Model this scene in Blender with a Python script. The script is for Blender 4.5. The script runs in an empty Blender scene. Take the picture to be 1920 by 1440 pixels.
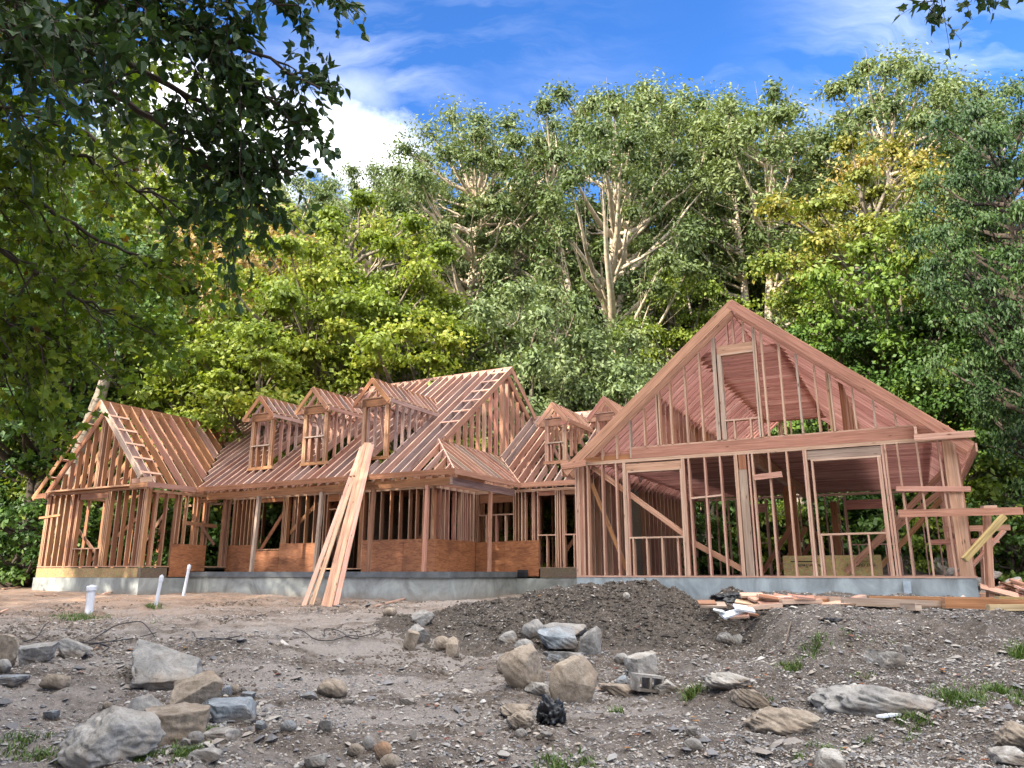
import bpy, bmesh, math, random
import numpy as np
from mathutils import Vector, Matrix
random.seed(7); RNG = np.random.default_rng(11)
SC = bpy.context.scene; COL = SC.collection

# ------------------------------------------------------------------ camera
FPX = 1400.0                                  # focal length in pixels of the 1920 wide photo
PITCH = math.atan(354 / FPX)
cam_d = bpy.data.cameras.new('camera'); cam = bpy.data.objects.new('camera', cam_d); COL.objects.link(cam)
cam_d.sensor_width = 36.0; cam_d.lens = 36.0 * FPX / 1920.0; cam_d.clip_end = 3000.0
cam.location = (0, 0, 0); cam.rotation_euler = (math.pi / 2 + PITCH, 0, 0)
SC.camera = cam

# ------------------------------------------------------------------ sun and sky
SUN_H = Vector((-0.74, -0.67, 0)).normalized(); SUN_EL = math.radians(25)
sd = bpy.data.lights.new('sun', 'SUN'); sd.energy = 4.8; sd.angle = math.radians(0.5); sd.color = (1.0, 0.90, 0.74)
sun = bpy.data.objects.new('sun', sd); COL.objects.link(sun)
to_sun = (SUN_H * math.cos(SUN_EL) + Vector((0, 0, math.sin(SUN_EL))))
sun.rotation_euler = to_sun.to_track_quat('Z', 'Y').to_euler()

SC.view_settings.view_transform = 'Standard'; SC.view_settings.look = 'None'
SC.view_settings.exposure = 1.42; SC.view_settings.gamma = 1.0
SC.render.engine = 'CYCLES'
cy = SC.cycles
cy.max_bounces = 7; cy.diffuse_bounces = 4; cy.glossy_bounces = 2; cy.transmission_bounces = 3; cy.transparent_max_bounces = 4
cy.use_denoising = True; cy.sample_clamp_indirect = 6.0
try: cy.denoiser = 'OPENIMAGEDENOISE'
except Exception: pass

def N(nt, t, **kw):
    n = nt.nodes.new(t)
    for k, v in kw.items():
        if k == 'ins':
            for i, val in v.items():
                n.inputs[i].default_value = val
        else: setattr(n, k, v)
    return n
def LK(nt, a, b): nt.links.new(a, b)
def math_n(nt, op, a, b=None, clamp=False):
    n = nt.nodes.new('ShaderNodeMath'); n.operation = op; n.use_clamp = clamp
    for i, x in enumerate((a, b)):
        if x is None: continue
        if isinstance(x, (int, float)): n.inputs[i].default_value = x
        else: nt.links.new(x, n.inputs[i])
    return n.outputs[0]
def mixc(nt, fac, a, b, blend='MIX'):
    n = nt.nodes.new('ShaderNodeMix'); n.data_type = 'RGBA'; n.blend_type = blend
    for sock, x in ((n.inputs[0], fac), (n.inputs[6], a), (n.inputs[7], b)):
        if isinstance(x, (int, float)): sock.default_value = x
        elif isinstance(x, tuple): sock.default_value = (*x[:3], 1)
        else: nt.links.new(x, sock)
    return n.outputs[2]
def ramp(nt, fac, stops, interp='LINEAR'):
    n = nt.nodes.new('ShaderNodeValToRGB'); cr = n.color_ramp; cr.interpolation = interp
    while len(cr.elements) < len(stops): cr.elements.new(0.5)
    for e, (p, c) in zip(cr.elements, stops):
        e.position = p; e.color = (*c, 1) if isinstance(c, tuple) else (c, c, c, 1)
    if not isinstance(fac, (int, float)): nt.links.new(fac, n.inputs[0])
    return n.outputs[0]

def pix_dir(px, py):
    ct, st = math.cos(PITCH), math.sin(PITCH)
    X = (px - 960) / FPX; Y = -(py - 720) / FPX
    return Vector((X, ct - Y * st, st + Y * ct))
def at_depth(px, py, d):
    r = pix_dir(px, py); return r * (d / r.y)

w = bpy.data.worlds.new('World'); SC.world = w; w.use_nodes = True; nt = w.node_tree; nt.nodes.clear()
out = N(nt, 'ShaderNodeOutputWorld'); bg = N(nt, 'ShaderNodeBackground'); bg.inputs[1].default_value = 0.13
LK(nt, bg.outputs[0], out.inputs[0])
sky = N(nt, 'ShaderNodeTexSky', sky_type='NISHITA'); sky.sun_disc = False
sky.sun_elevation = SUN_EL; sky.sun_rotation = math.atan2(SUN_H.x, SUN_H.y)
sky.air_density = 1.0; sky.dust_density = 0.3; sky.ozone_density = 2.5
hs = N(nt, 'ShaderNodeHueSaturation', ins={1: 1.24, 2: .88}); LK(nt, mixc(nt, 1.0, sky.outputs[0], (1.05, 1.0, 1.18), 'MULTIPLY'), hs.inputs[4])
tc = N(nt, 'ShaderNodeTexCoord'); sep = N(nt, 'ShaderNodeSeparateXYZ'); LK(nt, tc.outputs['Generated'], sep.inputs[0])
# clouds lie on a plane high above: direction / height
zz = math_n(nt, 'ADD', math_n(nt, 'MAXIMUM', sep.outputs[2], 0.0), 0.18)
cmb = N(nt, 'ShaderNodeCombineXYZ')
LK(nt, math_n(nt, 'DIVIDE', sep.outputs[0], zz), cmb.inputs[0]); LK(nt, math_n(nt, 'DIVIDE', sep.outputs[1], zz), cmb.inputs[1])
def plane_pt(px, py):
    d = pix_dir(px, py).normalized(); z = max(d.z, 0) + 0.18
    return Vector((d.x / z, d.y / z, 0))
warp = N(nt, 'ShaderNodeTexNoise', ins={2: 1.6, 3: 5.0, 4: 0.6}); LK(nt, cmb.outputs[0], warp.inputs[0])
wv = N(nt, 'ShaderNodeVectorMath', operation='SCALE'); wv.inputs[3].default_value = 0.30
LK(nt, warp.outputs[1], wv.inputs[0])
pw = N(nt, 'ShaderNodeVectorMath', operation='ADD'); LK(nt, cmb.outputs[0], pw.inputs[0]); LK(nt, wv.outputs[0], pw.inputs[1])
# thin high streaks
mp = N(nt, 'ShaderNodeMapping'); mp.inputs['Scale'].default_value = (0.9, 2.6, 1); mp.inputs['Rotation'].default_value = (0, 0, math.radians(-38))
LK(nt, pw.outputs[0], mp.inputs[0])
ci = N(nt, 'ShaderNodeTexNoise', ins={2: 1.5, 3: 8.0, 4: 0.62}); LK(nt, mp.outputs[0], ci.inputs[0])
cirrus = ramp(nt, ci.outputs[0], [(0.56, 0.0), (0.85, 0.22)])
tot = cirrus
# feathery wisps: stretched noise that only shows inside soft patches
mw = N(nt, 'ShaderNodeMapping'); mw.inputs['Scale'].default_value = (1.6, 6.0, 1); mw.inputs['Rotation'].default_value = (0, 0, math.radians(35)); LK(nt, pw.outputs[0], mw.inputs[0])
wn = N(nt, 'ShaderNodeTexNoise', ins={2: 1.5, 3: 9.0, 4: .6}); LK(nt, mw.outputs[0], wn.inputs[0]); wisp = ramp(nt, wn.outputs[0], [(.44, 0.0), (.85, 1.0)])
def patch(px, py, r, gain):
    c = plane_pt(px, py); s_ = N(nt, 'ShaderNodeVectorMath', operation='DISTANCE'); LK(nt, cmb.outputs[0], s_.inputs[0]); s_.inputs[1].default_value = c[:]
    m_ = ramp(nt, math_n(nt, 'DIVIDE', s_.outputs['Value'], r), [(0.0, 1.0), (1.0, 0.0)], 'EASE')
    return math_n(nt, 'MULTIPLY', math_n(nt, 'MULTIPLY', m_, wisp), gain)
for b in [(1770, 60, .34, .62), (1640, 170, .24, .42), (690, 130, .26, .45), (1050, 130, .22, .2), (880, 20, .2, .25)]:
    tot = math_n(nt, 'MAXIMUM', tot, patch(*b))
big = N(nt, 'ShaderNodeTexNoise', ins={2: 3.2, 3: 8.0, 4: 0.6}); LK(nt, cmb.outputs[0], big.inputs[0])
def blob(px, py, r, gain, hard):
    c = plane_pt(px, py)
    s = N(nt, 'ShaderNodeVectorMath', operation='DISTANCE'); LK(nt, pw.outputs[0], s.inputs[0])
    s.inputs[1].default_value = (c.x + 0.15, c.y + 0.15, 0.15)
    d = math_n(nt, 'DIVIDE', s.outputs['Value'], r)
    m = math_n(nt, 'SUBTRACT', 1.0, d)
    m = math_n(nt, 'ADD', m, math_n(nt, 'MULTIPLY', math_n(nt, 'SUBTRACT', big.outputs[0], 0.5), 2.2))
    return math_n(nt, 'MULTIPLY', math_n(nt, 'MULTIPLY', m, hard, True), gain)
for b in [(650, 290, .16, 1.0, 2.0), (660, 180, .10, .5, .9), (540, 250, .12, .8, 1.8), (380, 280, .22, 1.0, 2.5)]:
    tot = math_n(nt, 'MAXIMUM', tot, blob(*b))
sepc = math_n(nt, 'MULTIPLY', tot, 1.0, True)
# unseen bright cloud overhead and behind the viewer, added as fill for the shade
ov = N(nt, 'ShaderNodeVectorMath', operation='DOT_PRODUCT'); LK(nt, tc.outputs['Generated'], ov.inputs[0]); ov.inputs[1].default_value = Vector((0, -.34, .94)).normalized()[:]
fill_cloud = ramp(nt, math_n(nt, 'ADD', ov.outputs['Value'], math_n(nt, 'MULTIPLY', math_n(nt, 'SUBTRACT', big.outputs[0], .5), .5)), [(.56, 0.0), (.80, 1.0)])
cl = mixc(nt, sepc, hs.outputs[0], (6.5, 6.7, 7.0))
LK(nt, mixc(nt, fill_cloud, cl, (17.5, 17.0, 16.4)), bg.inputs[0])

# ------------------------------------------------------------------ helpers
def tag(o, label=None, cat=None, group=None, kind=None):
    if label: o['label'] = label
    if cat: o['category'] = cat
    if group: o['group'] = group
    if kind: o['kind'] = kind
    return o
def empty(name, loc=(0, 0, 0), rz=0.0):
    o = bpy.data.objects.new(name, None); COL.objects.link(o); o.location = loc; o.rotation_euler = (0, 0, rz); o.empty_display_size = 0.2
    return o
def add(name, me, mat, parent=None):
    o = bpy.data.objects.new(name, me); COL.objects.link(o)
    if mat and not me.materials: me.materials.append(mat)
    if parent: o.parent = parent
    return o
def np_mesh(name, verts, faces, smooth=False, attrs=None, uv=None):
    """faces: (n,k) int array, every face with k corners"""
    me = bpy.data.meshes.new(name)
    verts = np.asarray(verts, dtype=np.float32); faces = np.asarray(faces, dtype=np.int32)
    n, k = faces.shape
    me.vertices.add(len(verts)); me.vertices.foreach_set('co', verts.ravel())
    me.loops.add(n * k); me.loops.foreach_set('vertex_index', faces.ravel())
    me.polygons.add(n); me.polygons.foreach_set('loop_start', np.arange(n, dtype=np.int32) * k)
    try: me.polygons.foreach_set('loop_total', np.full(n, k, dtype=np.int32))
    except Exception: pass
    me.update(calc_edges=True)
    me.polygons.foreach_set('use_smooth', np.full(n, bool(smooth)))
    for nm, (dom, arr) in (attrs or {}).items():
        a = me.attributes.new(nm, 'FLOAT', dom); a.data.foreach_set('value', np.asarray(arr, dtype=np.float32).ravel())
    if uv is not None:
        l = me.uv_layers.new(name='UVMap'); l.data.foreach_set('uv', np.asarray(uv, dtype=np.float32).ravel())
    return me

def hash2(ix, iy, s):
    h = (ix.astype(np.int64) * 374761393 + iy.astype(np.int64) * 668265263 + s * 1442695041) & 0x7fffffff
    h = ((h ^ (h >> 13)) * 1274126177) & 0x7fffffff
    h = h ^ (h >> 16)
    return (h & 0xffff) / 65535.0
def vnoise(x, y, s=0):
    x = np.asarray(x, float); y = np.asarray(y, float)
    ix = np.floor(x); iy = np.floor(y); fx = x - ix; fy = y - iy
    fx = fx * fx * (3 - 2 * fx); fy = fy * fy * (3 - 2 * fy)
    a = hash2(ix, iy, s); b = hash2(ix + 1, iy, s); c = hash2(ix, iy + 1, s); d = hash2(ix + 1, iy + 1, s)
    return (a + (b - a) * fx) * (1 - fy) + (c + (d - c) * fx) * fy - 0.5
def fbm(x, y, s=0, o=4, g=0.5):
    r = 0; a = 1.0
    for i in range(o):
        r = r + a * vnoise(x * 2 ** i, y * 2 ** i, s + i * 17); a *= g
    return r
def sstep(a, b, x):
    t = np.clip((np.asarray(x, float) - a) / (b - a), 0, 1); return t * t * (3 - 2 * t)

# ------------------------------------------------------------------ materials
def new_mat(name):
    m = bpy.data.materials.new(name); m.use_nodes = True; nt = m.node_tree; nt.nodes.clear()
    o = N(nt, 'ShaderNodeOutputMaterial'); p = N(nt, 'ShaderNodeBsdfPrincipled'); LK(nt, p.outputs[0], o.inputs[0])
    return m, nt, p
def bump(nt, p, h, dist, strength=1.0):
    b = N(nt, 'ShaderNodeBump', ins={0: strength, 1: dist}); LK(nt, h, b.inputs['Height']); LK(nt, b.outputs[0], p.inputs['Normal'])

def lumber(name, tones, dirt=0.35, edge=.75):
    m, nt, p = new_mat(name)
    uv = N(nt, 'ShaderNodeUVMap'); at = N(nt, 'ShaderNodeAttribute', attribute_name='tone')
    base = ramp(nt, at.outputs['Fac'], [(i / (len(tones) - 1), c) for i, c in enumerate(tones)])
    mp = N(nt, 'ShaderNodeMapping'); mp.inputs['Scale'].default_value = (1.2, 34, 1); LK(nt, uv.outputs[0], mp.inputs[0])
    gr = N(nt, 'ShaderNodeTexNoise', ins={2: 1.0, 3: 5.0, 4: 0.6}); gr.inputs['Distortion'].default_value = 0.6; LK(nt, mp.outputs[0], gr.inputs[0])
    c = mixc(nt, ramp(nt, gr.outputs[0], [(0.36, 0.0), (0.66, 1.0)]), mixc(nt, 1.0, base, (0.68, 0.58, 0.52), 'MULTIPLY'), mixc(nt, 1.0, base, (1.14, 1.08, 1.03), 'MULTIPLY'))
    ed = N(nt, 'ShaderNodeAttribute', attribute_name='edge')
    pale = mixc(nt, ramp(nt, gr.outputs[0], [(0.36, 0.0), (0.66, 1.0)]), mixc(nt, .5, base, (.40, .27, .18)), mixc(nt, .6, base, (.66, .52, .40)))
    c = mixc(nt, math_n(nt, 'MULTIPLY', ed.outputs['Fac'], edge), c, pale)
    # broad stains and weather
    mp2 = N(nt, 'ShaderNodeMapping'); mp2.inputs['Scale'].default_value = (0.9, 3.0, 1); LK(nt, uv.outputs[0], mp2.inputs[0])
    st = N(nt, 'ShaderNodeTexNoise', ins={2: 1.3, 3: 3.0}); LK(nt, mp2.outputs[0], st.inputs[0])
    c = mixc(nt, math_n(nt, 'MULTIPLY', ramp(nt, st.outputs[0], [(0.5, 0.0), (0.72, 1.0)]), dirt), c, mixc(nt, 1.0, c, (0.58, 0.56, 0.58), 'MULTIPLY'))
    # knots
    mk = N(nt, 'ShaderNodeMapping'); mk.inputs['Scale'].default_value = (2.2, 7.0, 1); LK(nt, uv.outputs[0], mk.inputs[0])
    vo = N(nt, 'ShaderNodeTexVoronoi', ins={2: 1.0}); LK(nt, mk.outputs[0], vo.inputs[0])
    kn = ramp(nt, vo.outputs['Distance'], [(0.05, 0.85), (0.13, 0.0)])
    c = mixc(nt, kn, c, (0.10, 0.045, 0.025))
    LK(nt, c, p.inputs['Base Color']); p.inputs['Roughness'].default_value = 0.8; p.inputs['Specular IOR Level'].default_value = 0.25
    bump(nt, p, gr.outputs[0], 0.002, 0.5)
    return m
PINK = lumber('pink_lumber', [(.43, .215, .175), (.50, .30, .20), (.34, .18, .135), (.52, .34, .24), (.45, .22, .18), (.38, .22, .15), (.56, .38, .285)], .4)
PINKD = lumber('deep_pink_lumber', [(.40, .19, .165), (.58, .32, .28), (.50, .25, .22), (.68, .42, .37), (.44, .22, .19), (.62, .36, .31)], .35)
WARM = lumber('warm_lumber', [(.34, .165, .085), (.42, .235, .12), (.23, .115, .068), (.37, .175, .098), (.27, .16, .11)], .5, .5)
WEATH = lumber('weathered_lumber', [(.42, .255, .215), (.36, .21, .17), (.34, .26, .25), (.47, .31, .265), (.40, .20, .15), (.29, .23, .23)], .6)
GREY = lumber('grey_lumber', [(.33, .27, .23), (.40, .33, .27), (.30, .23, .19)], .5)
YELL = lumber('treated_lumber', [(.42, .34, .16), (.36, .29, .13)], .4)
PALE = lumber('pale_lumber', [(.54, .38, .30), (.5, .29, .235), (.56, .42, .30)], .25)

def plain(name, col, rough=0.8, spec=0.3, nscale=6, namt=0.25, b=0.0, metal=0.0):
    m, nt, p = new_mat(name)
    tc = N(nt, 'ShaderNodeTexCoord'); no = N(nt, 'ShaderNodeTexNoise', ins={2: nscale, 3: 6.0, 4: 0.6}); LK(nt, tc.outputs['Object'], no.inputs[0])
    c = mixc(nt, ramp(nt, no.outputs[0], [(0.3, 0.0), (0.7, 1.0)]), tuple(x * (1 - namt) for x in col), tuple(min(1, x * (1 + namt)) for x in col))
    LK(nt, c, p.inputs['Base Color']); p.inputs['Roughness'].default_value = rough; p.inputs['Specular IOR Level'].default_value = spec; p.inputs['Metallic'].default_value = metal
    if b: bump(nt, p, no.outputs[0], b, 1.0)
    return m
BLACKP = plain('black_plastic_sheet', (.012, .013, .016), .35, .5, 14, .4, .01)
WIRE = plain('black_wire', (.015, .015, .02), .5, .4)
PVC = plain('white_pvc', (.60, .63, .70), .35, .5, 9, .06)
DECKE = plain('dark_deck_edge', (.10, .11, .12), .6, .4, 3, .35, .002)
BOXG = plain('grey_electrical_box', (.30, .36, .42), .5, .4)
WHITEST = plain('white_scrap', (.75, .78, .8), .6, .4)

def concrete(name, col, stain):
    m, nt, p = new_mat(name)
    tc = N(nt, 'ShaderNodeTexCoord')
    n1 = N(nt, 'ShaderNodeTexNoise', ins={2: 1.3, 3: 7.0, 4: 0.62}); n1.inputs['Distortion'].default_value = 1.0; LK(nt, tc.outputs['Object'], n1.inputs[0])
    mp = N(nt, 'ShaderNodeMapping'); mp.inputs['Scale'].default_value = (5, 5, 0.5); LK(nt, tc.outputs['Object'], mp.inputs[0])
    n2 = N(nt, 'ShaderNodeTexNoise', ins={2: 1.0, 3: 4.0}); LK(nt, mp.outputs[0], n2.inputs[0])
    c = mixc(nt, ramp(nt, n1.outputs[0], [(0.33, 0.0), (0.66, 1.0)]), tuple(x * .58 for x in col), tuple(x * 1.3 for x in col))
    c = mixc(nt, math_n(nt, 'MULTIPLY', ramp(nt, n2.outputs[0], [(0.5, 0), (0.75, 1)]), stain), c, tuple(x * .45 for x in col))
    n3 = N(nt, 'ShaderNodeTexNoise', ins={2: 60, 3: 3.0}); LK(nt, tc.outputs['Object'], n3.inputs[0])
    # earth splashed on the foot of the wall
    se = N(nt, 'ShaderNodeSeparateXYZ'); LK(nt, tc.outputs['Object'], se.inputs[0])
    z = math_n(nt, 'ADD', se.outputs[2], math_n(nt, 'MULTIPLY', math_n(nt, 'SUBTRACT', n1.outputs[0], .5), .35))
    mud = ramp(nt, math_n(nt, 'MULTIPLY', math_n(nt, 'ADD', z, .75), 3.5), [(0.0, 0.7), (1.0, 0.0)])
    c = mixc(nt, mud, c, (.22, .17, .13))
    LK(nt, c, p.inputs['Base Color']); p.inputs['Roughness'].default_value = 0.85; bump(nt, p, n3.outputs[0], 0.004, 0.6)
    return m
CONC = concrete('grey_concrete', (.27, .31, .33), .5)
CONC2 = concrete('pale_concrete', (.27, .29, .285), .35)

def plywood(name, cols, flakes=False):
    m, nt, p = new_mat(name)
    tc = N(nt, 'ShaderNodeTexCoord')
    mp = N(nt, 'ShaderNodeMapping'); mp.inputs['Scale'].default_value = (1.0, 1.0, 5.0); LK(nt, tc.outputs['Object'], mp.inputs[0])
    n1 = N(nt, 'ShaderNodeTexNoise', ins={2: 2.2 if not flakes else 9, 3: 6.0, 4: 0.6}); n1.inputs['Distortion'].default_value = 2.2; LK(nt, mp.outputs[0], n1.inputs[0])
    c = ramp(nt, n1.outputs[0], [(0.3, cols[0]), (0.5, cols[1]), (0.7, cols[2])])
    n2 = N(nt, 'ShaderNodeTexNoise', ins={2: 1.1, 3: 4.0}); LK(nt, tc.outputs['Object'], n2.inputs[0])
    c = mixc(nt, math_n(nt, 'MULTIPLY', ramp(nt, n2.outputs[0], [(0.52, 0), (0.72, 1)]), .6), c, tuple(x * .4 for x in cols[0]))
    if flakes:
        vo = N(nt, 'ShaderNodeTexVoronoi', ins={2: 26}); LK(nt, tc.outputs['Object'], vo.inputs[0])
        c = mixc(nt, .35, c, mixc(nt, 1.0, c, vo.outputs['Color'], 'MULTIPLY'))
    LK(nt, c, p.inputs['Base Color']); p.inputs['Roughness'].default_value = .7
    bump(nt, p, n1.outputs[0], 0.002, .4)
    return m
PLY = plywood('orange_plywood', [(.15, .052, .022), (.29, .11, .045), (.40, .175, .075)])
OSB = plywood('tan_strand_board', [(.24, .16, .07), (.36, .25, .11), (.44, .31, .15)], True)
OSBY = plywood('yellow_strand_board', [(.42, .29, .11), (.55, .40, .17), (.62, .46, .22)], True)
OSBG = plywood('worn_shaded_strand_board', [(.09, .066, .045), (.14, .105, .07), (.19, .155, .115)], True)  # worn board, its colour darkened to put shade into the rooms

def leafmat(name, stops, zmix=None, trans=0.25, rough=.5):
    m = bpy.data.materials.new(name); m.use_nodes = True; nt = m.node_tree; nt.nodes.clear()
    o = N(nt, 'ShaderNodeOutputMaterial')
    at = N(nt, 'ShaderNodeAttribute', attribute_name='tone'); oi = N(nt, 'ShaderNodeObjectInfo')
    f = math_n(nt, 'ADD', math_n(nt, 'MULTIPLY', at.outputs['Fac'], .8), math_n(nt, 'MULTIPLY', oi.outputs['Random'], .2))
    c = ramp(nt, f, stops)
    if zmix:
        z0, z1, stops2 = zmix
        tc = N(nt, 'ShaderNodeTexCoord'); se = N(nt, 'ShaderNodeSeparateXYZ'); LK(nt, tc.outputs['Object'], se.inputs[0])
        no = N(nt, 'ShaderNodeTexNoise', ins={2: .35, 3: 3.0}); LK(nt, tc.outputs['Object'], no.inputs[0])
        z = math_n(nt, 'ADD', se.outputs[2], math_n(nt, 'MULTIPLY', math_n(nt, 'SUBTRACT', no.outputs[0], .5), 9.0))
        k = math_n(nt, 'DIVIDE', math_n(nt, 'SUBTRACT', z, z0), z1 - z0, True)
        c = mixc(nt, k, c, ramp(nt, f, stops2))
    d = N(nt, 'ShaderNodeBsdfPrincipled'); LK(nt, c, d.inputs['Base Color']); d.inputs['Roughness'].default_value = rough; d.inputs['Specular IOR Level'].default_value = .35
    t = N(nt, 'ShaderNodeBsdfTranslucent'); LK(nt, mixc(nt, 1.0, c, (1.2, 1.2, .55), 'MULTIPLY'), t.inputs[0])
    mx = N(nt, 'ShaderNodeMixShader'); mx.inputs[0].default_value = trans
    LK(nt, d.outputs[0], mx.inputs[1]); LK(nt, t.outputs[0], mx.inputs[2]); LK(nt, mx.outputs[0], o.inputs[0])
    return m
OAKL = leafmat('oak_leaves', [(0, (.045, .075, .02)), (.35, (.095, .14, .045)), (.7, (.165, .21, .08)), (1, (.27, .28, .115))])
OAKP = leafmat('pale_oak_leaves', [(0, (.08, .12, .045)), (.5, (.145, .20, .08)), (1, (.23, .26, .12))])
MAPL = leafmat('maple_leaves', [(0, (.06, .10, .012)), (.4, (.14, .20, .025)), (.75, (.24, .29, .04)), (1, (.36, .32, .06))], trans=.35)
MAPD = leafmat('green_maple_leaves', [(0, (.025, .06, .012)), (.5, (.055, .115, .022)), (.8, (.11, .19, .035)), (1, (.24, .29, .05))])
AUTL = leafmat('turning_maple_leaves', [(0, (.06, .12, .015)), (.5, (.12, .2, .025)), (1, (.28, .29, .04))], (8.5, 17.0, [(0, (.13, .15, .02)), (.4, (.22, .21, .035)), (.7, (.33, .235, .06)), (1, (.38, .21, .09))]))
TANL = leafmat('tan_leaves', [(0, (.17, .16, .04)), (.4, (.33, .24, .08)), (.8, (.40, .27, .13)), (1, (.24, .28, .05))])
DARKL = leafmat('dark_leaves', [(0, (.022, .05, .016)), (.5, (.045, .09, .025)), (.85, (.085, .14, .035)), (1, (.16, .2, .05))])
NEARL = leafmat('overhead_leaves', [(0, (.02, .045, .012)), (.6, (.035, .075, .018)), (1, (.06, .11, .02))], trans=.25)
NEARM = leafmat('overhead_maple_leaves', [(0, (.05, .10, .010)), (.55, (.13, .20, .018)), (.9, (.24, .29, .025)), (.95, (.10, .02, .008)), (1, (.13, .025, .01))], trans=.45)
GRASSM = leafmat('grass_blades', [(0, (.05, .09, .02)), (.5, (.085, .15, .03)), (.85, (.15, .19, .06)), (1, (.28, .25, .13))])
FALLM = leafmat('fallen_leaf_colours', [(0, (.12, .03, .02)), (.5, (.22, .075, .03)), (1, (.34, .19, .05))], trans=.1)
BARK = plain('grey_bark', (.20, .17, .135), .95, .2, 5, .5, .03)
BARKP = plain('pale_bark', (.48, .40, .30), .95, .2, 4, .35, .02)
BARKD = plain('dark_bark', (.07, .055, .045), .95, .2, 5, .4, .02)
# ------------------------------------------------------------------ the lie of the land
BY = [(-60, -1.9), (0, -1.66), (6.5, -1.60), (9.5, -1.38), (13, -1.10), (16, -.92), (19, -.76), (22, -.66), (25, -.58), (30, -.5), (34, .1), (40, 1.4), (60, 5.0), (120, 12.0), (400, 20.0)]
def g_base(x, y):
    x = np.asarray(x, float); y = np.asarray(y, float)
    z = np.interp(y, [a for a, b in BY], [b for a, b in BY])
    def bump_(cx, cy, rx, ry, h, p=1.0):
        d = ((x - cx) / rx) ** 2 + ((y - cy) / ry) ** 2
        return h * np.exp(-d ** p)
    # gravel bank on the right, with a steep broken face towards the mound
    edge = 3.65 + .35 * vnoise(y * 1.3, y * 0, 5) + .15 * vnoise(y * 4, y * 0, 6)
    bank = sstep(0, .75, x - edge) * sstep(8.6, 12.2, y) * (1 - sstep(15.5, 18.5, y))
    z = z + bank * .53
    z = z + bump_(-4.35, 11.5, .9, .8, .30) + bump_(-5.6, 10.0, .9, .7, .16) + bump_(-3.4, 10.6, .8, .5, .12)
    z = z + bump_(-8.6, 12.6, 1.4, .8, .18) + bump_(3.1, 8.9, .75, .55, .22) + bump_(.35, 9.35, .45, .3, .13) + bump_(-3.2, 12.7, 1.0, .5, .1)
    z = z + bump_(5.6, 7.9, 1.5, .5, .12) + bump_(-4.9, 8.6, .7, .5, -.12) + bump_(1.6, 7.3, .7, .4, .08)
    z = z + bump_(-.8, 18.0, 1.8, .6, .12) + bump_(-3.5, 18.6, 1.0, .4, .08)
    near = 1 - sstep(18, 30, y)
    trk = np.exp(-((y - 13.6 - .25 * np.sin(x * .5)) / .22) ** 2) + np.exp(-((y - 15.3 - .25 * np.sin(x * .5)) / .22) ** 2) + np.exp(-((x - .25 * y + 3.6) / .2) ** 2) * sstep(7.5, 9.5, y) * (1 - sstep(12.5, 14, y))
    z = z - trk * (.11 + .02 * np.sin(x * 14)) * (1 - sstep(-.5, 1.0, x)) * sstep(-9, -6, x)
    rough = .45 + .75 * sstep(-.3, .4, fbm(x * .35 + 9, y * .6, 31, 2)) + .3 * sstep(2.5, 4.5, x)
    r = fbm(x * .8, y * 1.1, 1, 2) * .10 + (fbm(x * 3.1, y * 3.6, 3, 3) * .105 + fbm(x * 10, y * 11, 9, 2) * .036) * rough
    far = fbm(x * .12, y * .12, 14, 3) * 1.1
    return z + r * near + far * sstep(30, 45, y)
MD = [(2.5, 15.1, 1.25, 1.2, .52), (1.3, 15.2, 1.5, 1.2, .36), (-.1, 15.4, 1.7, 1.1, .30), (3.4, 14.6, .9, 1.0, .16), (1.5, 13.7, 2.2, .9, .20), (1.0, 12.7, 1.9, .7, .10), (3.0, 13.2, 1.2, .9, .14)]
def g_mound(x, y):
    x = np.asarray(x, float); y = np.asarray(y, float); z = 0 * x
    for cx, cy_, rx, ry, h in MD:
        d = np.sqrt(((x - cx) / rx) ** 2 + ((y - cy_) / ry) ** 2)
        z = z + h * np.exp(-d ** 2.2)
    m = np.clip(z * 4, 0, 1)
    return z + m * (fbm(x * 1.7, y * 1.7, 41, 3) * .24 + fbm(x * 8, y * 8, 43, 3) * .10)
def ground_z(x, y):
    x = np.asarray(x, float); y = np.asarray(y, float)
    return g_base(x, y) + np.maximum(g_mound(x, y) - .02, 0)
def gz(x, y): return float(ground_z(np.array([x]), np.array([y]))[0])
def on_ground(px, py, dmax=60):
    r = pix_dir(px, py); d = np.arange(4.0, dmax, .04); z = ground_z(r.x / r.y * d, d)
    hit = np.nonzero(r.z / r.y * d <= z)[0]; d0 = float(d[hit[0]]) if len(hit) else dmax; p = r * (d0 / r.y)
    return Vector((p.x, p.y, gz(p.x, p.y)))

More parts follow.
